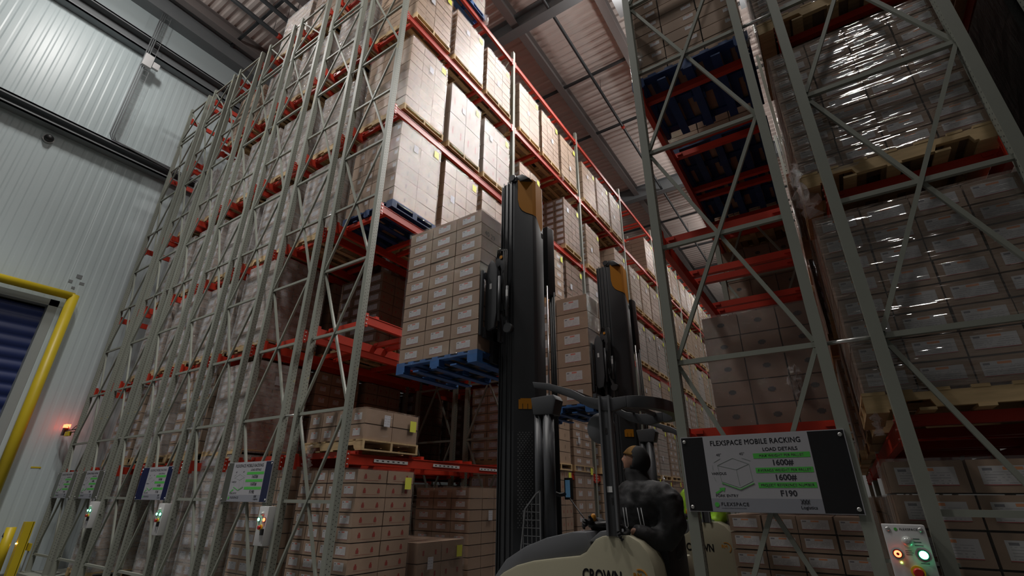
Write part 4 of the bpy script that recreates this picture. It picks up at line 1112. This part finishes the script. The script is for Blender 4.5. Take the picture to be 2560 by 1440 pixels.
    b.quad([(xm1 + e, ym0 + .17, 4.485), (xm1 + e, ym1 - .06, 4.32), (xm1 + e, ym1 - .02, 4.40), (xm1 + e, ym1 - .02, 4.98), (xm1 + e, ym0 + .17, 5.02)])
    bld(b, 'orange_cap', M_ORANGE, fixn=False)
    b = MB(); b.lathe([(.022, 0), (.022, .006)], (xm1 + .001, ym0 + .32, 4.26), 'x', 12); b.box(xm1 - .001, ym0 + .298, 4.26, xm1 + .004, ym0 + .342, 4.31); bld(b, 'slot_hole', M_RUB)
    # perforated strip and orange emblem low on the chamfer face
    M_PERF = mat('perforation_grey', (0.17, 0.175, 0.18), 0.5)
    b = MB(); dx_, dy_ = (fx1 - fx0), (fy1 - fy0)
    for r_ in range(44):
        for c_ in range(5):
            u = .16 + c_ * .15 + (.075 if r_ % 2 else 0); z = .98 + r_ * .0205
            cx_, cy_ = fx0 + dx_ * u + nx * .2, fy0 + dy_ * u + ny * .2
            q = []
            for k in range(6):
                a = k * math.pi / 3; q.append((cx_ + .0065 * math.cos(a) * .79 * 1.2, cy_ + .0065 * math.cos(a) * .61 * 1.2, z + .0075 * math.sin(a)))
            b.quad(q)
    bld(b, 'perforated_strip', M_PERF, fixn=False)
    b = MB()
    def em(u0, u1, z0, z1): b.quad([(fx0 + dx_ * u0 + nx, fy0 + dy_ * u0 + ny, z0), (fx0 + dx_ * u1 + nx, fy0 + dy_ * u1 + ny, z0), (fx0 + dx_ * u1 + nx, fy0 + dy_ * u1 + ny, z1), (fx0 + dx_ * u0 + nx, fy0 + dy_ * u0 + ny, z1)])
    em(.18, .37, 2.10, 2.20); em(.40, .62, 2.10, 2.20); em(.65, .84, 2.10, 2.20); em(.37, .40, 2.155, 2.20); em(.62, .65, 2.155, 2.20); em(.27, .84, 2.20, 2.212)
    bld(b, 'orange_emblem', M_ORANGE, fixn=False)
    # hose cover and lift rod behind the column
    b = MB(); b.prism([(-2.66, 4.68), (-2.56, 4.66), (-2.54, 4.80), (-2.66, 4.82)], 'z', 3.5, 4.45); bld(b, 'hose_pulley_cover', M_MAST, bevel=.015)
    b = MB(); b.tube([(-2.575, 4.64, .8), (-2.575, 4.64, 3.6)], .011, 10); bld(b, 'lift_rod', M_STEELR)
    for k in range(3):
        b = MB(); b.tube([(-2.60 + k * .026, 4.76, .7), (-2.60 + k * .026, 4.76, 3.55)], .012, 8); bld(b, 'hydraulic_hose', M_RUB)
    # carriage with pantograph, arms and forks (lifted)
    Z0 = 2.60 + lift
    b = MB()
    pl = [(-3.09, Z0 + .42), (-3.05, Z0 + .36), (-2.96, Z0 + .38), (-2.93, Z0 + .55), (-2.93, Z0 + 1.10), (-2.96, Z0 + 1.18), (-3.01, Z0 + 1.24), (-3.06, Z0 + 1.18), (-3.09, Z0 + 1.05)]
    b.prism(pl, 'y', 4.09, 4.13); bld(b, 'carriage_plate', M_TGREY, bevel=.008)
    b = MB(); b.prism(pl, 'y', 4.93, 4.97); bld(b, 'carriage_plate', M_TGREY, bevel=.008)
    b = MB(); b.box(-3.10, 4.06, Z0 + .28, -3.07, 4.98, Z0 + .40); b.box(-3.10, 4.06, Z0 + 1.0, -3.07, 4.98, Z0 + 1.08); b.box(-3.115, 4.02, Z0 + .30, -3.085, 4.06, Z0 + 1.10); b.box(-3.115, 4.98, Z0 + .30, -3.085, 5.02, Z0 + 1.10); bld(b, 'load_backrest', M_MAST, bevel=.006)
    b = MB(); b.box(-2.99, 4.20, Z0 + .25, -2.95, 4.90, Z0 + 1.15); bld(b, 'mast_carriage', M_TGREY, bevel=.01)
    b = MB(); b.prism([(-2.97, Z0 + 1.12), (-2.99, Z0 + 1.26), (-2.95, Z0 + 1.33), (-2.88, Z0 + 1.31), (-2.84, Z0 + 1.12), (-2.88, Z0 + 1.05), (-2.92, Z0 + 1.16)], 'y', 4.13, 4.19); bld(b, 'reach_arm_head', M_TGREY, bevel=.008)
    b = MB(); b.lathe([(.022, 0), (.022, -.008)], (-2.90, 4.13, Z0 + 1.26), 'y', 12); bld(b, 'pivot_cap', M_ORANGE)
    b = MB(); b.bar((-2.88, 4.15, Z0 + 1.1), (-2.93, 4.15, Z0 + .55), .04, .03); b.bar((-2.93, 4.15, Z0 + .75), (-2.80, 4.15, Z0 + .35), .035, .03)
    b.lathe([(.05, -.03), (.05, .03)], (-2.86, 4.15, Z0 + .62), 'y', 14); b.lathe([(.055, -.03), (.055, .03)], (-2.80, 4.15, Z0 + .36), 'y', 14); bld(b, 'reach_linkage', M_MAST)
    for k in range(3):
        b = MB(); a = .025 * k
        b.tube([(-2.97 + a, 4.14, Z0 + 1.24), (-2.94 + a, 4.12, Z0 + 1.36), (-2.86 + a, 4.12, Z0 + 1.33), (-2.84 + a * .6, 4.12, Z0 + 1.1), (-2.87 + a, 4.12, Z0 + .8), (-2.84 + a, 4.12, Z0 + .5)], .009, 8); bld(b, 'carriage_hose', M_RUB)
    b = MB(); b.tube([(-2.90, 4.10, Z0 + 1.0), (-2.90, 4.10, Z0 + .45)], .018, 10); b.tube([(-2.79, 4.10, Z0 + .85), (-2.79, 4.10, Z0 + .48)], .016, 10); bld(b, 'small_cylinder', M_TGREY)
    b = MB(); b.box(-2.80, 4.085, Z0 + .72, -2.775, 4.09, Z0 + .80); bld(b, 'white_decal', M_WHITE)
    b = MB(); b.box(-3.03, 4.088, Z0 + .86, -3.0, 4.0885, Z0 + .93); bld(b, 'white_decal', M_WHITE)
    for y in (4.30, 4.74):
        b = MB(); b.prism([(-3.07, Z0 + .44), (-3.12, Z0 + .44), (-3.12, Z0 + .068), (-4.25, Z0 + .045), (-4.25, Z0 + .03), (-3.07, Z0 + .028)], 'y', y - .055, y + .055); bld(b, 'fork', M_MAST)
    # overhead guard: front post pair, swept side arms, rounded roof end, side post
    for x, r_ in ((-2.47, .045), (-2.36, .055)):
        b = MB(); b.tube([(x, 4.22, .75), (x, 4.22, 2.03)], r_, 16); bld(b, 'front_guard_post', M_TGREY)
    b = MB(); b.prism([(-2.50, 2.00), (-2.28, 1.99), (-2.24, 2.13), (-2.27, 2.18), (-2.53, 2.17)], 'y', 4.16, 4.32); bld(b, 'guard_bracket', M_TGREY, bevel=.012)
    arm = [(-2.40, 2.285), (-2.22, 2.25), (-1.98, 2.165), (-1.85, 2.09), (-1.71, 2.055), (-1.60, 2.05), (-1.46, 2.055), (-1.46, 1.965), (-1.60, 1.935), (-1.71, 1.955), (-1.82, 1.99), (-1.96, 2.075), (-2.12, 2.155), (-2.27, 2.20), (-2.38, 2.225)]
    b = MB(); b.prism(arm, 'y', 3.98, 4.04); bld(b, 'guard_side_arm', M_TGREY, bevel=.008)
    arm2 = [(x, z) for x, z in arm]
    b = MB(); b.prism(arm2, 'y', 4.98, 5.04); bld(b, 'guard_side_arm', M_TGREY, bevel=.008)
    ring = []
    n = 18
    outer = [(-1.46 + .26 * math.sin(math.pi * k / n), YC - .54 * math.cos(math.pi * k / n)) for k in range(n + 1)]
    inner = [(-1.46 + .18 * math.sin(math.pi * k / n), YC - .46 * math.cos(math.pi * k / n)) for k in range(n + 1)]
    b = MB(); b.prism(outer + inner[::-1], 'z', 1.955, 2.055); bld(b, 'guard_roof_end', M_TGREY, bevel=.006)
    for k in range(4):
        x = -2.2 + k * .22
        b = MB(); zz = 2.2 - k * .055; b.bar((x, 4.0, zz), (x, 5.02, zz), .03, .035); bld(b, 'guard_roof_bar', M_TGREY)
    b = MB(); b.box(-1.715, 3.985, .97, -1.61, 4.035, 2.07); bld(b, 'guard_side_post', M_TGREY, bevel=.006)
    b = MB()
    for x in (-1.715, -1.627): b.box(x, 3.965, .97, x + .017, 3.985, 2.075)
    bld(b, 'side_post_flange', M_TLGREY)
    b = MB(); b.box(-1.672, 3.983, 1.75, -1.655, 3.986, 1.80); b.box(-1.66, 3.983, 1.20, -1.645, 3.986, 1.25); bld(b, 'post_slot', M_RUB)
    b = MB(); b.box(-1.69, 3.980, 1.29, -1.645, 3.986, 1.335); bld(b, 'white_decal', M_WHITE)
    b = MB(); b.lathe([(.02, 0), (.125, .01), (.135, .03), (.125, .05), (.02, .06)], (-1.755, 4.06, 1.815), 'y', 24); bld(b, 'mirror', M_TLGREY)
    # wire screen, display, steering knob
    b = MB()
    pts = [(-2.62, .72), (-2.56, 1.15), (-2.44, 1.28), (-2.40, 1.30), (-2.40, .80)]
    for a, c in zip(pts, pts[1:] + pts[:1]): b.bar((a[0], 4.10, a[1]), (c[0], 4.10, c[1]), .012, .012)
    for k in range(7):
        z = .80 + k * .065; b.bar((-2.61 + (z - .72) * .13, 4.10, z), (-2.40, 4.10, z), .005, .005)
    for k in range(4):
        x = -2.58 + k * .045; b.bar((x, 4.10, .76), (x, 4.10, 1.14 + k * .04), .005, .005)
    bld(b, 'wire_screen', M_MESHG)
    b = MB(); b.box(-2.275, 4.34, 1.23, -2.20, 4.38, 1.42); scn = bld(b, 'display', M_BLK, bevel=.006)
    b = MB(); b.quad([(-2.262, 4.338, 1.25), (-2.213, 4.338, 1.25), (-2.213, 4.338, 1.40), (-2.262, 4.338, 1.40)]); bld(b, 'screen', M_SCREEN, scn, fixn=False)
    b = MB(); b.tube([(-2.36, 4.24, 1.30), (-2.31, 4.30, 1.27), (-2.25, 4.37, 1.28)], .018, 8); b.tube([(-2.2, 4.3, 1.24), (-2.05, 4.32, 1.05), (-1.95, 4.3, .95)], .006, 6); bld(b, 'display_arm', M_BLK)
    b = MB(); b.lathe([(.03, 0), (.03, .05), (.10, .06), (.105, .09), (.08, .11)], (-1.93, 4.33, .95), 'z', 20); st = bld(b, 'steering_wheel', M_BLK)
    b = MB(); b.lathe([(.014, 0), (.024, .02), (.022, .06), (.01, .075)], (-1.96, 4.27, 1.045), 'z', 14); bld(b, 'steering_knob', M_ORANGE, st)
    b = MB(); b.lathe([(.02, 0), (.02, .06), (.012, .10)], (-2.10, 4.55, .96), 'z', 12); b.lathe([(.02, 0), (.02, .05), (.012, .08)], (-2.02, 4.60, .97), 'z', 12); bld(b, 'control_lever', M_RED)
    b = MB(); b.box(-1.62, 4.35, .98, -1.36, 4.8, 1.04); b.box(-1.36, 4.35, .95, -1.30, 4.8, 1.32) if False else None
    bld(b, 'perch_seat', M_RUB, bevel=.02)
    return t
make_truck('nearer cream reach truck with the blue pallet on its raised forks', (0, 0, 0))
make_truck('farther reach truck half hidden behind the big sign', (0.03, 2.95, -0.13))
fl = load(-3.735, 4.01 + .51, 2.60, 'tall load of small-labelled cartons on a blue pallet lifted by the nearer truck', 'loads lifted by the reach trucks', 'small', 3, 2, 10, .182, wx=1.25, wy=1.02, pallet='blue', film=M_FILM, indiv=True, gx=0.02, tails=())
load(-3.70, 4.01 + .51 + 2.95, 2.47, 'load of plain tan cartons on a blue pallet lifted by the farther truck', 'loads lifted by the reach trucks', 'small', 2, 2, 6, .31, wx=1.22, wy=1.02, pallet='blue', film=M_FILM, indiv=True)
for body_, dy_, z_, sz_ in (('Cons', -.10, 1.82, .085), ('40 29', -.46, 1.60, .095)):
    o_ = text_obj('handwriting', body_, sz_, M_BLACKP, wloc(fl) + Vector((1.25 / 2 + .012, dy_, z_)), fl, normal='+x')

# ================================================================ people
M_SKIN = mat('skin', (0.42, 0.22, 0.15), 0.55)
M_JACK = mat('jacket_black', (0.022, 0.022, 0.024), 0.65, 0, 0, 8, 0.5, 16)
M_JACK2 = mat('jacket_panel', (0.035, 0.035, 0.038), 0.5, 0, 0, 8, 0.5, 16)
M_PANT = mat('trousers_black', (0.014, 0.014, 0.015), 0.75, 0, 0, 8, 0.4, 18)
M_HOODM = mat('hood_black', (0.012, 0.012, 0.013), 0.8)
M_BEANIE = mat('beanie_mustard', (0.22, 0.11, 0.02), 0.85)
M_GLOVE = mat('glove_black', (0.016, 0.016, 0.017), 0.7)
M_EYE = mat('eye_white', (0.6, 0.58, 0.55), 0.3)
M_HAIR = mat('beard_dark', (0.02, 0.014, 0.01), 0.9)
M_REFL = mat('reflective_grey', (0.42, 0.43, 0.44), 0.35)
M_HIVIS = mat('hivis_yellow', (0.42, 0.75, 0.05), 0.6, 0, 0, 8, 0.4, 14)
def skin_obj(name, verts, edges, radii, m, parent, sub=2, root=0):
    me = bpy.data.meshes.new(name); me.from_pydata([tuple(Vector(v) - wloc(parent)) for v in verts], edges, [])
    me.materials.append(m)
    o = link(name, me, parent)
    sk = o.modifiers.new('skin', 'SKIN'); sk.use_smooth_shade = True; sk.branch_smoothing = .6
    lay = me.skin_vertices[0] if me.skin_vertices else None
    if lay is None:
        bm = bmesh.new(); bm.from_mesh(me); bm.verts.layers.skin.verify(); bm.to_mesh(me); bm.free(); lay = me.skin_vertices[0]
    for i, r_ in enumerate(radii):
        lay.data[i].radius = (r_, r_) if not isinstance(r_, tuple) else r_
        lay.data[i].use_root = (i == root)
    s2 = o.modifiers.new('sub', 'SUBSURF'); s2.levels = sub; s2.render_levels = sub
    WL[o.name] = wloc(parent)
    return o
def head_mesh(c, fdir, tilt, grow=0.0, part=None):
    """fdir: unit x/y facing; tilt: looking up; returns verts/faces in world. part picks cap areas"""
    A, B = 40, 28; vs = []; fs = []
    F = Vector((fdir[0], fdir[1], 0)); U = Vector((0, 0, 1)); S = U.cross(F)
    q = Matrix.Rotation(-tilt, 3, S)
    F2 = q @ F; U2 = q @ U
    for j in range(B + 1):
        ph = math.pi * j / B
        for i in range(A):
            th = 2 * math.pi * i / A
            f, s, u = math.sin(ph) * math.cos(th), math.sin(ph) * math.sin(th), math.cos(ph)
            x, y, z = f * .098, s * .074, u * .122
            if u < 0: y *= 1 - .25 * u * u; x *= 1 - .10 * u * u
            if u < 0 and f < 0: x *= 1 - .35 * (-u) * (-f)
            def g(fu, su, uu, w_): return math.exp(-(((s - su) / w_[1]) ** 2 + ((u - uu) / w_[0]) ** 2)) if f > 0 else 0
            x += .018 * g(0, 0, -.10, (.15, .17)) + .009 * g(0, 0, .08, (.22, .11))      # nose
            x += .007 * g(0, 0, .27, (.09, .5))                                         # brow
            x -= .010 * (g(0, .38, .12, (.10, .18)) + g(0, -.38, .12, (.10, .18)))      # eye sockets
            x += .006 * g(0, 0, -.40, (.06, .28)) - .005 * g(0, 0, -.47, (.03, .3)) + .006 * g(0, 0, -.54, (.06, .24))   # lips
            x += .014 * g(0, 0, -.80, (.18, .35))                                       # chin
            k = 1 + grow
            p = Vector(c) + (F2 * x + S * y + U2 * z) * 1.0 * k
            vs.append(p)
    for j in range(B):
        for i in range(A):
            i2 = (i + 1) % A
            f, s, u = math.sin(math.pi * (j + .5) / B) * math.cos(2 * math.pi * (i + .5) / A), 0, math.cos(math.pi * (j + .5) / B)
            s = math.sin(math.pi * (j + .5) / B) * math.sin(2 * math.pi * (i + .5) / A)
            keep = True
            if part == 'hood': keep = not (f > .08 and ((u - .02) / .80) ** 2 + (s / 1.0) ** 2 < 1)
            elif part == 'beanie': keep = u > .36 and f > -.2
            elif part == 'beard': keep = f > .12 and u < -.60 and u > -.98
            if keep: fs.append((j * A + i, (j + 1) * A + i, (j + 1) * A + i2, j * A + i2))
    return vs, fs
def head_part(name, m, parent, c, fdir, tilt, grow, part):
    vs, fs = head_mesh(c, fdir, tilt, grow, part)
    me = bpy.data.meshes.new(name); L0 = wloc(parent)
    me.from_pydata([tuple(v - L0) for v in vs], [], fs)
    bm = bmesh.new(); bm.from_mesh(me)
    bmesh.ops.delete(bm, geom=[v for v in bm.verts if not v.link_faces], context='VERTS')
    bmesh.ops.remove_doubles(bm, verts=bm.verts, dist=1e-5)
    for f in bm.faces: f.smooth = True
    bm.to_mesh(me); bm.free()
    me.materials.append(m)
    o = link(name, me, parent)
    if part: 
        s = o.modifiers.new('thick', 'SOLIDIFY'); s.thickness = .008; s.offset = 1
    WL[o.name] = L0
    return o
def hand(parent, wrist, d, side, m, curl=.9):
    """gloved hand: palm, four bent fingers and a thumb; d = pointing direction, side = thumb side"""
    w_ = Vector(wrist); d = Vector(d).normalized(); t = Vector(side); t = (t - d * t.dot(d)).normalized(); n = d.cross(t)
    vs = [w_, w_ + d * .045, w_ + d * .085]; rad = [.027, (.040, .022), (.040, .020)]; ed = [(0, 1), (1, 2)]
    for k, (off, ln) in enumerate(((.030, .075), (.010, .085), (-.010, .080), (-.030, .062))):
        b0 = len(vs); base = w_ + d * .09 + t * off
        a1 = d; a2 = (d * math.cos(curl) - n * math.sin(curl)); a3 = (d * math.cos(curl * 1.9) - n * math.sin(curl * 1.9))
        p1 = base + a1 * ln * .35; p2 = p1 + a2 * ln * .38; p3 = p2 + a3 * ln * .3
        vs += [base, p1, p2, p3]; rad += [.011, .0105, .0095, .008]; ed += [(2, b0), (b0, b0 + 1), (b0 + 1, b0 + 2), (b0 + 2, b0 + 3)]
    b0 = len(vs); p1 = w_ + d * .04 + t * .042; p2 = p1 + (d * .6 + t * .5 - n * .35).normalized() * .035; p3 = p2 + (d * .7 - n * .6).normalized() * .03
    vs += [p1, p2, p3]; rad += [.013, .0115, .009]; ed += [(1, b0), (b0, b0 + 1), (b0 + 1, b0 + 2)]
    return skin_obj('glove', vs, ed, rad, m, parent, 2)
def person(label, hx, hy, hz, hivis=False):
    """facing -x, seated-leaning on the truck perch; head centre at hx,hy,hz"""
    p = empty('person', (hx + .12, hy, -.06)); tag(p, label, 'person', 'truck drivers')
    nx, sx, hipx = hx + .05, hx + .10, hx + .14
    zs = hz - .25; zh = hz - .72
    J = M_HIVIS if hivis else M_JACK
    def body(name, g, m, arms=True, legs=True):
        vs = [(hipx, hy, zh), (hipx - .01, hy, zh + .16), (sx + .02, hy, zh + .32), (sx, hy, zs + .02), (nx, hy, hz - .15), (nx - .03, hy, hz - .03)]
        rd = [(.16 + g, .13 + g), (.155 + g, .13 + g), (.17 + g, .145 + g), (.155 + g, .12 + g), .062 + g * .5, .07]
        ed = [(0, 1), (1, 2), (2, 3), (3, 4), (4, 5)]
        for s, end in ((-1, (hx - .30, hy - .22, hz - .545)), (1, (hx - .36, hy + .215, hz - .50))):
            a = len(vs)
            vs += [(hx + .06, hy + s * .18, zs - .01), (hx + .06, hy + s * .29, zs - .12), (hx + .05, hy + s * .33, zs - .26), (hx - .02, hy + s * .29, zs - .36), (hx - .14, hy + s * .26, zs - .355), end]
            rd += [.06, .055, .05, .045, .04, .032]; ed += [(3, a)] + [(a + i, a + i + 1) for i in range(5)]
        for s in (-1, 1):
            a = len(vs)
            vs += [(hipx - .04, hy + s * .10, zh - .08), (hipx - .07, hy + s * .125, .42), (hipx - .02, hy + s * .12, .03), (hipx - .16, hy + s * .13, -.02)]
            rd += [.095 + g * .6, .072 + g * .6, .05 + g * .5, .045]; ed += [(0, a), (a, a + 1), (a + 1, a + 2), (a + 2, a + 3)]
        return skin_obj(name, vs, ed, rd, m, p, 2)
    body('body', 0.0, M_SKIN)
    # jacket shell: lofted torso, sleeves and collar fused into one surface
    b = MB()
    def loft(rings, seg=24):
        base = len(b.v)
        for (cx_, cy_, cz_, rx, ry) in rings:
            for k in range(seg):
                a = 2 * math.pi * k / seg; b.v.append((cx_ + rx * math.cos(a), cy_ + ry * math.sin(a), cz_))
        for i in range(len(rings) - 1):
            for k in range(seg):
                k2 = (k + 1) % seg; b.face((base + i * seg + k, base + i * seg + k2, base + (i + 1) * seg + k2, base + (i + 1) * seg + k))
        b.face([base + k for k in range(seg)][::-1]); b.face([base + (len(rings) - 1) * seg + k for k in range(seg)])
    loft([(hipx, hy, zh - .06, .22, .24), (hipx - .01, hy, zh + .08, .25, .26), (hx + .08, hy, zh + .24, .26, .28), (hx + .05, hy, zs - .10, .25, .29), (hx + .05, hy, zs - .0, .21, .28), (hx + .05, hy, zs + .075, .15, .21), (hx + .04, hy, hz - .155, .105, .105)])
    for s, end in ((-1, (hx - .27, hy - .225, hz - .545)), (1, (hx - .33, hy + .22, hz - .505))):
        b.tube([(hx + .06, hy + s * .18, zs - .0), (hx + .07, hy + s * .29, zs - .08), (hx + .05, hy + s * .34, zs - .26), (hx - .02, hy + s * .29, zs - .36), (hx - .14, hy + s * .26, zs - .355), end], [.105, .12, .108, .10, .083, .056], 16)
    jk = b.build('jacket', J, p, fixn=True)
    rm = jk.modifiers.new('fuse', 'REMESH'); rm.mode = 'VOXEL'; rm.voxel_size = .016; rm.use_smooth_shade = True
    sm_ = jk.modifiers.new('soft', 'SMOOTH'); sm_.iterations = 6
    tx = bpy.data.textures.new('folds', 'CLOUDS'); tx.noise_scale = .09
    dp = jk.modifiers.new('folds', 'DISPLACE'); dp.texture = tx; dp.strength = .035; dp.mid_level = .5; dp.texture_coords = 'LOCAL'
    b = MB(); loft([(hx + .045, hy, hz - .22, .135, .15), (hx + .03, hy, hz - .16, .115, .11), (hx + .005, hy, hz - .10, .105, .09), (hx + .01, hy, hz - .055, .10, .085)])
    nk = b.build('neck_gaiter', M_HOODM, p, fixn=True); nk.data.polygons.foreach_set('use_smooth', [True] * len(nk.data.polygons))
    vs = [(hipx, hy, zh + .02)]; rd = [(.19, .16)]; ed = []
    for s in (-1, 1):
        a = len(vs)
        vs += [(hipx - .04, hy + s * .11, zh - .10), (hipx - .07, hy + s * .13, .42), (hipx - .02, hy + s * .125, .06)]
        rd += [.12, .10, .08]; ed += [(0, a), (a, a + 1), (a + 1, a + 2)]
    skin_obj('trousers', vs, ed, rd, M_PANT, p, 2)
    for s in (-1, 1):
        b = MB(); b.prism([(hipx - .23, -.055), (hipx - .23, -.01), (hipx - .10, .05), (hipx - .06, .12), (hipx + .05, .12), (hipx + .06, -.055)], 'y', hy + s * .13 - .05, hy + s * .13 + .05); b.build('boot', M_RUB, p, bevel=.015)
    c = (hx, hy, hz); fd = (-1, -.10); tl = R(16)
    head_part('head', M_SKIN, p, c, fd, tl, 0, None)
    head_part('beard', M_HAIR, p, c, fd, tl, .03, 'beard')
    head_part('beanie', M_BEANIE, p, c, fd, tl, .10, 'beanie')
    if not hivis:
        head_part('hood', M_HOODM, p, (hx + .022, hy, hz - .012), fd, tl * .8, .17, 'hood')
    F_ = Vector((fd[0], fd[1], 0)).normalized(); S_ = Vector((0, 0, 1)).cross(F_); q_ = Matrix.Rotation(-tl, 3, S_); F2_ = q_ @ F_; U2_ = q_ @ Vector((0, 0, 1))
    for s in (-1, 1):
        ec = Vector(c) + F2_ * .078 + S_ * (s * .029) + U2_ * .015
        b = MB(); b.lathe([(.002, -.011), (.009, -.007), (.011, 0), (.009, .007), (.002, .011)], ec, 'z', 12); ey = b.build('eye', M_EYE, p)
        b = MB(); b.lathe([(.0015, -.004), (.005, -.001), (.005, .001), (.0015, .004)], ec + F2_ * .0085, 'z', 10); b.build('iris', M_BLACKP, ey)
        b = MB(); b.tube([Vector(c) + F2_ * .090 + S_ * (s * .012) + U2_ * .034, Vector(c) + F2_ * .086 + S_ * (s * .030) + U2_ * .038, Vector(c) + F2_ * .074 + S_ * (s * .046) + U2_ * .032], [.003, .0045, .002], 6); b.build('eyebrow', M_HAIR, p)
    for s in (-1, 1):
        b = MB(); b.lathe([(.012, 0), (.022, .006), (.018, .014)], (hx + .012, hy + s * .074, hz - .005), 'y', 12); b.build('ear', M_SKIN, p)
    hand(p, (hx - .30, hy - .225, hz - .555), (-1, .05, -.25), (0, .4, 1), M_GLOVE, 1.0)
    hand(p, (hx - .345, hy + .215, hz - .495), (-1, -.05, -.12), (0, -.4, 1), M_GLOVE, 1.0)
    if hivis:
        for z in (zs - .10, zs - .30):
            b = MB(); n = 28
            for k in range(n):
                for zz in (z, z + .055):
                    a = 2 * math.pi * k / n
                    b.v.append((sx + .01 + .21 * math.cos(a), hy + .235 * math.sin(a), zz))
            for k in range(n):
                k2 = (k + 1) % n; b.face((2 * k, 2 * k2, 2 * k2 + 1, 2 * k + 1), 0, None, True)
            b.build('reflective_band', M_REFL, p, fixn=False)
    else:
        # zip flaps and piping on the near side
        for a0, a1 in ((.26, .30), (.72, .78)):
            def on(al, z): return (hx + .05 - .285 * math.cos(al), hy - .285 * math.sin(al), z)
            b = MB(); b.tube([on(a0 - .05, zs - .13), on(a1 - .05, zs - .27), on(a1, zs - .285), on(a1 + .05, zs - .27), on(a0 + .05, zs - .13)], .004, 6)
            b.build('zip_piping', M_REFL, p)
    rho = R(60); piv = Vector((hx + .05, hy, 0)) - wloc(p); piv.z = 0
    rot = Matrix.Rotation(rho, 3, 'Z')
    for o in p.children:
        if o.name.split('.')[0] in ('body', 'jacket', 'glove', 'zip_piping', 'reflective_band'):
            o.rotation_euler = (0, 0, rho); o.location = piv - rot @ piv
    return p
person('driver in a black hooded jacket and mustard cap looking up from the nearer truck', -1.625, 4.50, 1.555)
person('person in a yellow high-visibility jacket mostly hidden behind the big sign', -1.85, 7.47, 1.56, True)
